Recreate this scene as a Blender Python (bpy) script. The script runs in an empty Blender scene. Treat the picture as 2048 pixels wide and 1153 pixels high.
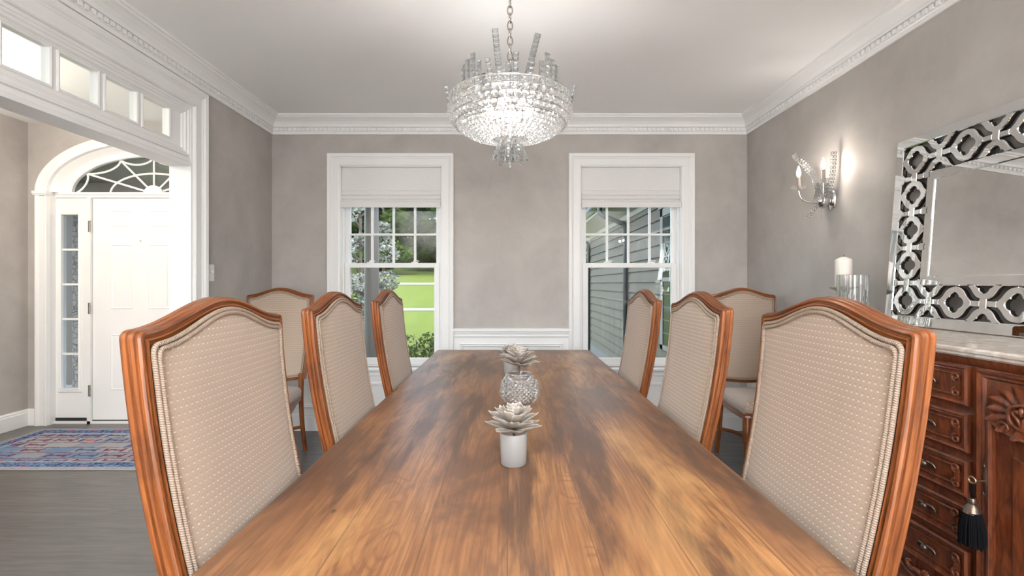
import bpy, bmesh, math, random
from mathutils import Vector, Matrix
PI = math.pi
R = math.radians
S = bpy.context.scene
COL = S.collection
random.seed(7)

# ------------------------------------------------------------------ mesh helpers
class MB:
    def __init__(s):
        s.v = []; s.f = []; s.uv = []

    def add(s, verts, faces, uvs=None):
        o = len(s.v)
        s.v.extend(Vector(p) for p in verts)
        for i, f in enumerate(faces):
            s.f.append(tuple(o + k for k in f))
            s.uv.append(uvs[i] if uvs else None)
        return s

    def box(s, x0, x1, y0, y1, z0, z1):
        x0, x1 = min(x0, x1), max(x0, x1); y0, y1 = min(y0, y1), max(y0, y1); z0, z1 = min(z0, z1), max(z0, z1)
        v = [(x0,y0,z0),(x1,y0,z0),(x1,y1,z0),(x0,y1,z0),(x0,y0,z1),(x1,y0,z1),(x1,y1,z1),(x0,y1,z1)]
        f = [(0,3,2,1),(4,5,6,7),(0,1,5,4),(1,2,6,5),(2,3,7,6),(3,0,4,7)]
        return s.add(v, f)

    def mbox(s, M, sx, sy, sz):
        o = len(s.v)
        s.box(-sx/2, sx/2, -sy/2, sy/2, -sz/2, sz/2)
        for i in range(o, len(s.v)): s.v[i] = M @ s.v[i]
        return s

    def xf(s, start, M):
        for i in range(start, len(s.v)): s.v[i] = M @ s.v[i]
        return s

    def grid(s, fn, nu, nv, cu=False, cv=False, uvfn=None):
        """fn(i/nu, j/nv) -> point"""
        mu = nu if cu else nu + 1; mv = nv if cv else nv + 1
        vs = [fn(i/nu, j/nv) for i in range(mu) for j in range(mv)]
        fs, us = [], []
        for i in range(nu):
            for j in range(nv):
                a = i*mv + j; b = ((i+1) % mu)*mv + j
                c = ((i+1) % mu)*mv + (j+1) % mv; d = i*mv + (j+1) % mv
                fs.append((a, b, c, d))
                if uvfn:
                    us.append([uvfn(i/nu, j/nv), uvfn((i+1)/nu, j/nv), uvfn((i+1)/nu, (j+1)/nv), uvfn(i/nu, (j+1)/nv)])
        return s.add(vs, fs, us if uvfn else None)

    def lathe(s, prof, seg=32, c=(0,0,0), M=None, cap=True):
        vs, fs = [], []
        n = len(prof)
        for k in range(seg):
            a = 2*PI*k/seg
            for r, z in prof: vs.append(Vector((c[0]+r*math.cos(a), c[1]+r*math.sin(a), c[2]+z)))
        for k in range(seg):
            for i in range(n-1):
                a = k*n+i; b = ((k+1) % seg)*n+i
                fs.append((a, b, b+1, a+1))
        if cap:
            if prof[0][0] > 1e-6: fs.append(tuple(k*n for k in range(seg))[::-1])
            if prof[-1][0] > 1e-6: fs.append(tuple(k*n+n-1 for k in range(seg)))
        if M: vs = [M @ v for v in vs]
        return s.add(vs, fs)

    def sphere(s, c, r, nu=10, nv=6, M=None):
        if not isinstance(r, (tuple, list)): r = (r, r, r)
        vs = [Vector((0,0,-1))]; fs = []
        for j in range(1, nv):
            b = -PI/2 + PI*j/nv
            for i in range(nu):
                a = 2*PI*i/nu
                vs.append(Vector((math.cos(a)*math.cos(b), math.sin(a)*math.cos(b), math.sin(b))))
        vs.append(Vector((0,0,1)))
        for i in range(nu): fs.append((0, 1+(i+1) % nu, 1+i))
        for j in range(nv-2):
            for i in range(nu):
                a = 1+j*nu+i; b = 1+j*nu+(i+1) % nu
                fs.append((a, b, b+nu, a+nu))
        t = len(vs)-1
        for i in range(nu): fs.append((t, t-nu+i, t-nu+(i+1) % nu))
        vs = [Vector((v.x*r[0], v.y*r[1], v.z*r[2])) for v in vs]
        if M: vs = [M @ v for v in vs]
        c = Vector(c)
        return s.add([v + c for v in vs], fs)

    def tube(s, pts, rad, seg=8, closed=False, flat=1.0, up=None):
        pts = [Vector(p) for p in pts]; n = len(pts)
        if not callable(rad):
            rr = rad; rad = lambda t: rr
        tans = []
        for i in range(n):
            a = pts[(i-1) % n] if (closed or i > 0) else pts[i]
            b = pts[(i+1) % n] if (closed or i < n-1) else pts[i]
            t = (b-a); tans.append(t.normalized() if t.length > 1e-9 else Vector((0,0,1)))
        u = Vector(up) if up else (Vector((0,0,1)) if abs(tans[0].z) < .9 else Vector((1,0,0)))
        vs, fs, us = [], [], []
        L = [0]
        for i in range(1, n): L.append(L[-1] + (pts[i]-pts[i-1]).length)
        LT = L[-1] + ((pts[0]-pts[-1]).length if closed else 0)
        for i in range(n):
            t = tans[i]
            u = u - t*u.dot(t)
            u = u.normalized() if u.length > 1e-6 else t.orthogonal().normalized()
            w = t.cross(u)
            r = rad(i/(n-1))
            for k in range(seg):
                a = 2*PI*k/seg
                vs.append(pts[i] + u*(r*flat*math.cos(a)) + w*(r*math.sin(a)))
        for i in range(n if closed else n-1):
            j = (i+1) % n
            l0, l1 = L[i], (L[j] if j > i else LT)
            for k in range(seg):
                k2 = (k+1) % seg
                fs.append((i*seg+k, i*seg+k2, j*seg+k2, j*seg+k))
                us.append([(l0, .01*k), (l0, .01*(k+1)), (l1, .01*(k+1)), (l1, .01*k)])
        if not closed:
            fs.append(tuple(range(seg))[::-1]); us.append([(0,0)]*seg)
            fs.append(tuple((n-1)*seg+k for k in range(seg))); us.append([(0,0)]*seg)
        return s.add(vs, fs, us)

    def sweep(s, path, nrm, prof, closed=False, pclosed=True):
        """prof: (a, b): a along nrm x tangent (mitred), b along nrm."""
        path = [Vector(p) for p in path]; nrm = Vector(nrm).normalized(); n = len(path); m = len(prof)
        L = [0]
        for i in range(1, n): L.append(L[-1] + (path[i]-path[i-1]).length)
        LT = L[-1] + ((path[0]-path[-1]).length if closed else 0)
        pl = [0]
        for i in range(1, m+1):
            p, q = prof[i-1], prof[i % m]; pl.append(pl[-1] + math.hypot(p[0]-q[0], p[1]-q[1]))
        vs, fs, us = [], [], []
        for i in range(n):
            t0 = (path[i]-path[i-1]) if (closed or i > 0) else (path[1]-path[0])
            t1 = (path[(i+1) % n]-path[i]) if (closed or i < n-1) else (path[-1]-path[-2])
            n0 = nrm.cross(t0.normalized()); n1 = nrm.cross(t1.normalized())
            d = n0 + n1
            d = d / max(.2, (1 + n0.dot(n1)))
            for a, b in prof: vs.append(path[i] + d*a + nrm*b)
        for i in range(n if closed else n-1):
            j = (i+1) % n
            l0, l1 = L[i], (L[j] if j > i else LT)
            for k in range(m if pclosed else m-1):
                k2 = (k+1) % m
                fs.append((i*m+k, j*m+k, j*m+k2, i*m+k2))
                us.append([(l0, pl[k]), (l1, pl[k]), (l1, pl[k+1]), (l0, pl[k+1])])
        if not closed and pclosed:
            fs.append(tuple(range(m))); us.append([(0,0)]*m)
            fs.append(tuple((n-1)*m+k for k in range(m))[::-1]); us.append([(0,0)]*m)
        return s.add(vs, fs, us)

    def prism(s, poly, o, ax, ay, depth):
        """extrude a 2D polygon; o + ax*u + ay*v, depth vector"""
        o = Vector(o); ax = Vector(ax); ay = Vector(ay); d = Vector(depth); n = len(poly)
        vs = [o+ax*u+ay*v for u, v in poly]
        vs += [p + d for p in vs]
        fs = [tuple(range(n))[::-1], tuple(range(n, 2*n))]
        for i in range(n): fs.append((i, (i+1) % n, n+(i+1) % n, n+i))
        return s.add(vs, fs)

    def build(s, name, mat, parent=None, smooth=38, recalc=True, bevel=0, bseg=2):
        me = bpy.data.meshes.new(name)
        me.from_pydata([tuple(v) for v in s.v], [], s.f)
        if any(u for u in s.uv):
            ul = me.uv_layers.new(name='UVMap')
            k = 0
            for fi, f in enumerate(s.f):
                u = s.uv[fi]
                for c in range(len(f)):
                    if u: ul.data[k].uv = u[c]
                    k += 1
        if recalc:
            bm = bmesh.new(); bm.from_mesh(me)
            bmesh.ops.recalc_face_normals(bm, faces=bm.faces)
            bm.to_mesh(me); bm.free()
        if smooth:
            me.polygons.foreach_set('use_smooth', [True]*len(me.polygons))
            me.set_sharp_from_angle(angle=R(smooth))
        me.materials.append(mat)
        o = bpy.data.objects.new(name, me); COL.objects.link(o)
        if bevel:
            b = o.modifiers.new('bevel', 'BEVEL'); b.width = bevel; b.segments = bseg; b.limit_method = 'ANGLE'; b.angle_limit = R(40)
        if parent is not None:
            o.parent = parent
            if parent.parent is None and parent.type == 'EMPTY':
                o.matrix_parent_inverse = Matrix.Translation(parent.location).inverted()
        return o

def thing(name, label, cat, loc=(0,0,0), group=None):
    o = bpy.data.objects.new(name, None); COL.objects.link(o)
    o.empty_display_size = .1
    o.location = loc; o['label'] = label; o['category'] = cat
    if group: o['group'] = group
    return o

def tag(o, label, cat, group=None):
    o['label'] = label; o['category'] = cat
    if group: o['group'] = group
    return o

def struct(o):
    o['kind'] = 'structure'; return o

def sempty(name, loc=(0,0,0)):
    o = bpy.data.objects.new(name, None); COL.objects.link(o); o.location = loc; o['kind'] = 'structure'; return o

def copy_tree(o, parent=None):
    kids = list(o.children)
    c = o.copy(); COL.objects.link(c)
    if parent is not None: c.parent = parent
    for k in kids: copy_tree(k, c)
    return c

def bez(p0, p1, p2, p3, n=10):
    p0, p1, p2, p3 = map(Vector, (p0, p1, p2, p3))
    return [p0*(1-t)**3 + p1*3*t*(1-t)**2 + p2*3*t*t*(1-t) + p3*t**3 for t in [i/n for i in range(n+1)]]

def spline(pts, n=8):
    P = [Vector(p) for p in pts]; out = []
    for i in range(len(P)-1):
        a = P[max(0, i-1)]; b = P[i]; c = P[i+1]; d = P[min(len(P)-1, i+2)]
        for k in range(n):
            t = k/n
            out.append(.5*((2*b) + (c-a)*t + (2*a-5*b+4*c-d)*t*t + (3*b-a-3*c+d)*t**3))
    out.append(P[-1]); return out

# ------------------------------------------------------------------ materials
class NT:
    def __init__(s, name):
        s.m = bpy.data.materials.new(name); s.m.use_nodes = True
        s.t = s.m.node_tree; s.t.nodes.clear()
        s.out = s.t.nodes.new('ShaderNodeOutputMaterial')
    def n(s, typ, ins=None, **at):
        nd = s.t.nodes.new(typ)
        for k, v in at.items(): setattr(nd, k, v)
        for k, v in (ins or {}).items(): s.set(nd.inputs[k], v)
        return nd
    def set(s, sock, v):
        if isinstance(v, bpy.types.NodeSocket): s.t.links.new(v, sock)
        elif isinstance(v, bpy.types.Node): s.t.links.new(v.outputs[0], sock)
        else:
            try: sock.default_value = v
            except Exception: sock.default_value = tuple(v) + (1,)
    def math(s, op, a, b=0, c=0, clamp=False):
        nd = s.n('ShaderNodeMath', operation=op, use_clamp=clamp)
        s.set(nd.inputs[0], a); s.set(nd.inputs[1], b)
        if len(nd.inputs) > 2: s.set(nd.inputs[2], c)
        return nd.outputs[0]
    def mix(s, f, a, b, mode='MIX'):
        nd = s.n('ShaderNodeMix', data_type='RGBA', blend_type=mode)
        s.set(nd.inputs[0], f)
        for k, v in ((6, a), (7, b)):
            s.set(nd.inputs[k], v if isinstance(v, (bpy.types.NodeSocket, bpy.types.Node)) else (v if len(v) == 4 else tuple(v)+(1,)))
        return nd.outputs[2]
    def ramp(s, f, stops):
        nd = s.n('ShaderNodeValToRGB'); s.set(nd.inputs[0], f)
        cr = nd.color_ramp
        while len(cr.elements) < len(stops): cr.elements.new(.5)
        for e, (p, c) in zip(cr.elements, stops):
            e.position = p; e.color = (c, c, c, 1) if isinstance(c, (int, float)) else tuple(c)+(1,)
        return nd.outputs[0]
    def obj(s): return s.n('ShaderNodeTexCoord').outputs['Object']
    def uv(s): return s.n('ShaderNodeTexCoord').outputs['UV']
    def scale(s, v, sc, loc=(0,0,0), rot=(0,0,0)):
        nd = s.n('ShaderNodeMapping'); s.set(nd.inputs[0], v)
        nd.inputs['Scale'].default_value = sc; nd.inputs['Location'].default_value = loc; nd.inputs['Rotation'].default_value = rot
        return nd.outputs[0]
    def noise(s, v, scale=5, detail=4, rough=.55, dist=0):
        nd = s.n('ShaderNodeTexNoise', {'Vector': v, 'Scale': scale, 'Detail': detail, 'Roughness': rough, 'Distortion': dist})
        return nd.outputs[0]
    def xyz(s, v):
        nd = s.n('ShaderNodeSeparateXYZ', {0: v}); return nd.outputs
    def bump(s, h, strength=.3, dist=.01):
        return s.n('ShaderNodeBump', {'Height': h, 'Strength': strength, 'Distance': dist}).outputs[0]
    def pbr(s, **k):
        nd = s.n('ShaderNodeBsdfPrincipled')
        names = dict(color='Base Color', rough='Roughness', metal='Metallic', spec='Specular IOR Level', coat='Coat Weight',
                     coat_rough='Coat Roughness', normal='Normal', trans='Transmission Weight', ior='IOR', sheen='Sheen Weight',
                     emis='Emission Color', emis_s='Emission Strength', sss='Subsurface Weight', alpha='Alpha')
        for a, v in k.items():
            if a == 'color' and isinstance(v, (tuple, list)) and len(v) == 3: v = tuple(v)+(1,)
            if a == 'emis' and len(v) == 3: v = tuple(v)+(1,)
            s.set(nd.inputs[names[a]], v)
        return nd
    def done(s, sh):
        s.t.links.new(sh.outputs[0] if isinstance(sh, bpy.types.Node) else sh, s.out.inputs[0]); return s.m

def plain(name, color, rough=.5, var=.06, vscale=6, bump=0, bscale=80, **k):
    """colour with a faint cloudy variation so that no surface is dead flat"""
    t = NT(name); co = t.obj()
    nz = t.noise(co, vscale, 4)
    c = t.mix(nz, tuple(x*(1-var) for x in color), tuple(min(1, x*(1+var)) for x in color))
    kw = dict(color=c, rough=rough, **k)
    if bump: kw['normal'] = t.bump(t.noise(co, bscale, 3), bump, .002)
    return t.done(t.pbr(**kw))

def m_wall():
    t = NT('suede_paint'); co = t.obj()
    a = t.noise(co, 1.1, 5, .6, .4); b = t.noise(co, 4.5, 5, .65, .3)
    f = t.ramp(t.math('ADD', t.math('MULTIPLY', a, .6), t.math('MULTIPLY', b, .4)), [(.34, 0), (.66, 1)])
    c = t.mix(f, (.365, .340, .320), (.485, .456, .431))
    return t.done(t.pbr(color=c, rough=.62, spec=.3, normal=t.bump(t.noise(co, 160, 2), .06, .001)))

def m_floor():
    t = NT('dark_floorboards'); co = t.obj(); x, y, z = t.xyz(co)
    row = t.math('FLOOR', t.math('DIVIDE', y, .127))
    rnd = t.n('ShaderNodeTexWhiteNoise', {'W': row}, noise_dimensions='1D').outputs[0]
    xs = t.math('ADD', x, t.math('MULTIPLY', rnd, 1.9))
    cell = t.math('FLOOR', t.math('DIVIDE', xs, 1.6))
    r2 = t.n('ShaderNodeTexWhiteNoise', {'W': t.math('ADD', t.math('MULTIPLY', row, 7.31), cell)}, noise_dimensions='1D').outputs[0]
    v = t.n('ShaderNodeCombineXYZ', {0: t.math('MULTIPLY', t.math('ADD', x, t.math('MULTIPLY', r2, 9)), .09), 1: y, 2: r2}).outputs[0]
    g = t.noise(v, 42, 6, .62, .6)
    g2 = t.noise(v, 9, 4, .6, .8)
    c = t.mix(g2, (.066, .060, .056), (.128, .119, .111))
    c = t.mix(t.ramp(g, [(.4, 0), (.62, .55)]), c, (.044, .040, .037))
    c = t.mix(t.math('MULTIPLY', r2, .22), c, (.14, .13, .12))
    fy = t.math('FRACT', t.math('DIVIDE', y, .127))
    fx = t.math('FRACT', t.math('DIVIDE', xs, 1.6))
    seam = t.math('MAXIMUM', t.math('LESS_THAN', fy, .014), t.math('LESS_THAN', fx, .0012))
    c = t.mix(t.math('MULTIPLY', seam, .7), c, (.012, .011, .01))
    rg = t.math('ADD', .25, t.math('MULTIPLY', g, .16))
    return t.done(t.pbr(color=c, rough=rg, spec=.45, normal=t.bump(t.math('SUBTRACT', t.math('MULTIPLY', g, .3), seam), .12, .003)))

def m_table():
    t = NT('rustic_pine_boards'); co = t.obj(); x, y, z = t.xyz(co)
    xw = t.math('ADD', x, t.math('MULTIPLY', t.math('SUBTRACT', t.noise(t.scale(co, (0, .35, 0)), 1, 2), .5), .004))
    pi_ = t.math('FLOOR', t.math('DIVIDE', t.math('ADD', xw, 5.03), .1675))
    rnd = t.n('ShaderNodeTexWhiteNoise', {'W': pi_}, noise_dimensions='1D').outputs[0]
    rnd2 = t.n('ShaderNodeTexWhiteNoise', {'W': t.math('ADD', pi_, 31.7)}, noise_dimensions='1D').outputs[0]
    ys = t.math('ADD', y, t.math('MULTIPLY', rnd, 13.0))
    v = t.n('ShaderNodeCombineXYZ', {0: x, 1: t.math('MULTIPLY', ys, .11), 2: t.math('MULTIPLY', rnd, 3)}).outputs[0]
    # cathedral figure = contour lines of a stretched field, pinched round knots
    kv = t.n('ShaderNodeCombineXYZ', {0: x, 1: t.math('MULTIPLY', ys, .55), 2: 0}).outputs[0]
    vor = t.n('ShaderNodeTexVoronoi', {'Vector': kv, 'Scale': 4.6, 'Randomness': 1.0}, feature='F1')
    kd = vor.outputs['Distance']; kc = t.xyz(vor.outputs['Color'])[0]
    some = t.math('GREATER_THAN', kc, .5)
    pinch = t.math('MULTIPLY', t.ramp(kd, [(0, 1), (.34, 0)]), some)
    fld = t.math('ADD', t.noise(v, 5.2, 2.5, .5, .25), t.math('MULTIPLY', pinch, .45))
    rings = t.math('ADD', .5, t.math('MULTIPLY', t.math('SINE', t.math('MULTIPLY', fld, 105)), .5))
    rings = t.math('POWER', rings, 2.6)
    fine = t.noise(t.scale(v, (1, .22, 1)), 150, 5, .7, .2)
    soft = t.noise(v, 11, 4, .6, .6)
    blot = t.noise(t.scale(co, (1, .30, 1)), 3.6, 5, .62, .6)
    blot2 = t.noise(t.scale(co, (1, .15, 1), (3.1, 1.7, 0)), 8.5, 5, .65, .5)
    base = t.mix(t.ramp(soft, [(.3, 0), (.7, 1)]), (.24, .103, .036), (.44, .222, .088))
    base = t.mix(t.math('MULTIPLY', rnd2, .62), base, (.235, .105, .048))
    base = t.mix(t.math('MULTIPLY', rings, .52), base, (.115, .044, .018))
    base = t.mix(t.ramp(fine, [(.44, 0), (.60, .78)]), base, (.15, .062, .027))
    base = t.mix(t.ramp(blot, [(.49, 0), (.60, .80)]), base, (.085, .042, .024))
    base = t.mix(t.ramp(blot2, [(.53, 0), (.63, .82)]), base, (.065, .032, .019))
    base = t.mix(t.ramp(blot, [(.33, .55), (.44, 0)]), base, (.53, .29, .11))
    kn = t.math('MULTIPLY', t.ramp(kd, [(.035, 1), (.062, 0)]), some)
    base = t.mix(t.math('MULTIPLY', kn, .85), base, (.06, .034, .022))
    halo = t.math('MULTIPLY', t.ramp(kd, [(.055, .5), (.13, 0)]), some)
    base = t.mix(halo, base, (.2, .088, .035))
    # small worm holes and dents
    v2 = t.n('ShaderNodeTexVoronoi', {'Vector': t.scale(co, (1, .5, 1)), 'Scale': 9, 'Randomness': 1.0}, feature='F1')
    dk = t.math('MULTIPLY', t.math('LESS_THAN', v2.outputs['Distance'], .045), t.math('GREATER_THAN', t.xyz(v2.outputs['Color'])[1], .72))
    base = t.mix(t.math('MULTIPLY', dk, .8), base, (.03, .02, .015))
    fr = t.math('FRACT', t.math('DIVIDE', t.math('ADD', xw, 5.03), .1675))
    seam = t.math('MAXIMUM', t.math('LESS_THAN', fr, .009), t.math('GREATER_THAN', fr, .993))
    base = t.mix(t.math('MULTIPLY', seam, .6), base, (.06, .03, .018))
    rg = t.math('ADD', .22, t.math('MULTIPLY', blot2, .22))
    h = t.math('SUBTRACT', t.math('MULTIPLY', t.math('ADD', fine, t.math('MULTIPLY', rings, .35)), -.5), t.math('MULTIPLY', seam, 1.0))
    return t.done(t.pbr(color=base, rough=rg, spec=.42, normal=t.bump(h, .16, .003)))

def m_chairwood():
    t = NT('polished_fruitwood'); uv = t.uv(); co = t.obj()
    g = t.noise(t.scale(uv, (2.2, 60, 1)), 2.4, 5, .6, .5)
    b = t.noise(co, 7, 4, .6)
    c = t.mix(t.ramp(g, [(.3, 0), (.7, 1)]), (.062, .016, .005), (.275, .087, .023))
    c = t.mix(t.ramp(b, [(.5, 0), (.72, .7)]), c, (.055, .016, .006))
    return t.done(t.pbr(color=c, rough=.32, spec=.25, coat=.14, coat_rough=.12))

def m_fabric():
    t = NT('dotted_upholstery'); uv = t.uv(); u, v, _ = t.xyz(uv)
    ca, cb = .0140, .0142
    row = t.math('FLOOR', t.math('DIVIDE', v, cb))
    odd = t.math('MODULO', t.math('ABSOLUTE', row), 2)
    fu = t.math('SUBTRACT', t.math('FRACT', t.math('ADD', t.math('DIVIDE', u, ca), t.math('MULTIPLY', odd, .5))), .5)
    fv = t.math('SUBTRACT', t.math('FRACT', t.math('DIVIDE', v, cb)), .5)
    d = t.math('SQRT', t.math('ADD', t.math('POWER', t.math('MULTIPLY', fu, 1.0), 2), t.math('POWER', t.math('MULTIPLY', fv, 1.5), 2)))
    dot = t.ramp(d, [(.13, 1), (.22, 0)])
    # little darker triangles between the dots
    tri = t.math('MULTIPLY', t.math('LESS_THAN', t.math('ABSOLUTE', fu), t.math('MULTIPLY', t.math('ADD', fv, .5), .34)), t.math('GREATER_THAN', d, .2))
    weave = t.noise(t.scale(uv, (1, 1, 1)), 900, 2)
    c = t.mix(t.math('MULTIPLY', tri, .30), (.37, .285, .222), (.25, .185, .142))
    c = t.mix(t.math('MULTIPLY', weave, .22), c, (.26, .19, .145))
    c = t.mix(dot, c, (.60, .51, .43))
    h = t.math('ADD', t.math('MULTIPLY', dot, 1.0), t.math('ADD', t.math('MULTIPLY', weave, .25), t.math('MULTIPLY', tri, -.2)))
    return t.done(t.pbr(color=c, rough=.72, spec=.25, sheen=.25, normal=t.bump(h, .55, .0016)))

def m_piping():
    t = NT('twisted_cord'); u, v, _ = t.xyz(t.uv())
    w = t.math('SINE', t.math('ADD', t.math('MULTIPLY', u, 1400), t.math('MULTIPLY', v, 80)))
    c = t.mix(t.math('ADD', .5, t.math('MULTIPLY', w, .5)), (.23, .170, .128), (.40, .315, .25))
    return t.done(t.pbr(color=c, rough=.7, spec=.2, normal=t.bump(w, .5, .001)))

def m_mahogany():
    t = NT('carved_mahogany'); co = t.obj()
    g = t.noise(t.scale(co, (6, 6, 1.2)), 9, 5, .62, .8)
    b = t.noise(co, 5, 4)
    c = t.mix(t.ramp(g, [(.32, 0), (.68, 1)]), (.050, .0125, .005), (.21, .054, .019))
    c = t.mix(t.ramp(b, [(.45, 0), (.7, .5)]), c, (.055, .016, .008))
    return t.done(t.pbr(color=c, rough=.3, spec=.35, coat=.3, coat_rough=.1))

def m_marble():
    t = NT('cream_marble'); co = t.obj()
    a = t.noise(co, 14, 6, .65, 1.2); b = t.noise(co, 60, 4)
    c = t.mix(t.ramp(a, [(.35, 0), (.65, 1)]), (.50, .41, .345), (.72, .66, .60))
    c = t.mix(t.ramp(b, [(.6, 0), (.72, .5)]), c, (.34, .26, .21))
    return t.done(t.pbr(color=c, rough=.13, spec=.5))

def m_rug():
    t = NT('faded_persian_rug'); co = t.obj(); x, y, z = t.xyz(co)
    x0, x1, y0, y1 = RUG
    dx = t.math('MINIMUM', t.math('SUBTRACT', x, x0), t.math('SUBTRACT', x1, x))
    dy = t.math('MINIMUM', t.math('SUBTRACT', y, y0), t.math('SUBTRACT', y1, y))
    e = t.math('MINIMUM', dx, dy)
    wx = t.math('ADD', x, t.math('MULTIPLY', t.math('SUBTRACT', t.noise(co, 22, 3), .5), .05))
    wy = t.math('ADD', y, t.math('MULTIPLY', t.math('SUBTRACT', t.noise(t.scale(co, (1, 1, 1), (3, 5, 0)), 22, 3), .5), .05))
    rw = t.math('FLOOR', t.math('DIVIDE', wy, .118))
    xs = t.math('DIVIDE', t.math('ADD', wx, t.math('MULTIPLY', rw, .087)), .205)
    cell = t.math('FLOOR', xs)
    fx = t.math('ABSOLUTE', t.math('SUBTRACT', t.math('FRACT', xs), .5)); fy = t.math('ABSOLUTE', t.math('SUBTRACT', t.math('FRACT', t.math('DIVIDE', wy, .118)), .5))
    r = t.xyz(t.n('ShaderNodeTexWhiteNoise', {'Vector': t.n('ShaderNodeCombineXYZ', {0: cell, 1: rw}).outputs[0]}, noise_dimensions='2D').outputs['Color'])
    d = t.math('ADD', fx, fy)
    fld = t.mix(t.noise(co, 6, 4), (.30, .235, .20), (.15, .235, .34))
    fld = t.mix(t.math('MULTIPLY', t.math('GREATER_THAN', r[1], .6), .6), fld, (.34, .33, .33))
    fld = t.mix(t.math('MULTIPLY', t.math('LESS_THAN', r[1], .25), .6), fld, (.07, .16, .30))
    bar = t.math('MULTIPLY', t.math('LESS_THAN', fx, .34), t.math('LESS_THAN', fy, .10))
    cap = t.math('MULTIPLY', t.math('LESS_THAN', t.math('ABSOLUTE', t.math('SUBTRACT', fx, .33)), .06), t.math('LESS_THAN', fy, .30))
    mot = t.math('MULTIPLY', t.math('MAXIMUM', bar, cap), t.math('GREATER_THAN', r[0], .22))
    fld = t.mix(t.math('MULTIPLY', mot, .92), fld, t.mix(t.math('GREATER_THAN', r[2], .72), (.12, .014, .05), (.03, .06, .16)))
    gap = t.math('GREATER_THAN', fy, .44)
    fld = t.mix(t.math('MULTIPLY', gap, .75), fld, (.09, .045, .10))
    red = t.math('MULTIPLY', t.math('LESS_THAN', d, .24), t.math('GREATER_THAN', r[2], .86))
    fld = t.mix(red, fld, (.48, .06, .035))
    bn = t.noise(co, 42, 4, .6)
    bor = t.mix(t.ramp(bn, [(.42, 0), (.58, 1)]), (.016, .034, .13), (.12, .21, .34))
    sp = t.math('MULTIPLY', t.math('LESS_THAN', d, .22), t.math('GREATER_THAN', r[1], .5))
    bor = t.mix(t.math('MULTIPLY', sp, .8), bor, (.30, .05, .12))
    c = t.mix(t.math('LESS_THAN', e, .135), fld, bor)
    l1 = t.math('LESS_THAN', t.math('ABSOLUTE', t.math('SUBTRACT', e, .14)), .009)
    l2 = t.math('LESS_THAN', t.math('ABSOLUTE', t.math('SUBTRACT', e, .034)), .010)
    c = t.mix(t.math('MAXIMUM', l1, l2), c, (.33, .29, .26))
    c = t.mix(t.math('LESS_THAN', e, .016), c, (.34, .32, .30))
    wear = t.ramp(t.noise(co, 26, 5, .7), [(.48, 0), (.74, .35)])
    c = t.mix(wear, c, (.34, .33, .33))
    return t.done(t.pbr(color=c, rough=.9, spec=.1, normal=t.bump(t.noise(co, 500, 2), .4, .003)))

def m_glass_pane(name='window_glass', tint=(.97, .99, .98), refl=1.0):
    t = NT(name)
    ge = t.n('ShaderNodeNewGeometry')
    dt = t.n('ShaderNodeVectorMath', {0: ge.outputs['Incoming'], 1: ge.outputs['Normal']}, operation='DOT_PRODUCT').outputs['Value']
    om = t.math('SUBTRACT', 1, t.math('ABSOLUTE', dt), clamp=True)
    fr = t.math('ADD', .035, t.math('MULTIPLY', t.math('POWER', om, 5), .6))
    tr = t.n('ShaderNodeBsdfTransparent', {'Color': tint + (1,)})
    gl = t.n('ShaderNodeBsdfGlossy', {'Color': (1, 1, 1, 1), 'Roughness': .01})
    mx = t.n('ShaderNodeMixShader', {0: t.math('MULTIPLY', fr, refl)})
    t.t.links.new(tr.outputs[0], mx.inputs[1]); t.t.links.new(gl.outputs[0], mx.inputs[2])
    return t.done(mx)

def m_crystal(name, clear=.35, white=.0, rough=.0, ior=1.5, emis=0):
    """cut glass: refraction, some straight see-through, some milky scatter from the many facets"""
    t = NT(name)
    g = t.n('ShaderNodeBsdfGlass', {'Color': (.994, .999, 1, 1), 'Roughness': rough, 'IOR': ior})
    tr = t.n('ShaderNodeBsdfTransparent', {'Color': (1, 1, 1, 1)})
    mx = t.n('ShaderNodeMixShader', {0: clear}); t.t.links.new(g.outputs[0], mx.inputs[1]); t.t.links.new(tr.outputs[0], mx.inputs[2])
    if white:
        d = t.n('ShaderNodeBsdfDiffuse', {'Color': (.95, .95, .95, 1)}); l = t.n('ShaderNodeBsdfTranslucent', {'Color': (.97, .95, .93, 1)})
        m2 = t.n('ShaderNodeMixShader', {0: .55}); t.t.links.new(d.outputs[0], m2.inputs[1]); t.t.links.new(l.outputs[0], m2.inputs[2])
        m3 = t.n('ShaderNodeMixShader', {0: white}); t.t.links.new(mx.outputs[0], m3.inputs[1]); t.t.links.new(m2.outputs[0], m3.inputs[2])
        mx = m3
    return t.done(mx)

def m_mirror(name='mirror_silver', c=(.90, .91, .90), rough=.008):
    t = NT(name); return t.done(t.pbr(color=c, metal=1.0, rough=rough))

def m_emit(name, color, strength):
    t = NT(name); return t.done(t.pbr(color=color, emis=color, emis_s=strength, rough=.4))

def m_leaf(name, a, b, scale=3, trans=.3):
    t = NT(name); co = t.obj(); f = t.noise(co, scale, 3)
    c = t.mix(t.ramp(f, [(.35, 0), (.65, 1)]), a, b)
    d = t.n('ShaderNodeBsdfDiffuse', {'Color': c}); l = t.n('ShaderNodeBsdfTranslucent', {'Color': c})
    m = t.n('ShaderNodeMixShader', {0: trans}); t.t.links.new(d.outputs[0], m.inputs[1]); t.t.links.new(l.outputs[0], m.inputs[2])
    return t.done(m)

def m_grass():
    t = NT('mown_grass'); co = t.obj()
    a = t.noise(t.scale(co, (1, .4, 1)), 1.2, 5, .65); b = t.noise(co, 14, 4, .7)
    c = t.mix(t.math('ADD', t.math('MULTIPLY', a, .5), t.math('MULTIPLY', b, .5)), (.05, .075, .011), (.132, .160, .036))
    return t.done(t.pbr(color=c, rough=.9, spec=.1, normal=t.bump(b, .6, .05)))

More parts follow.
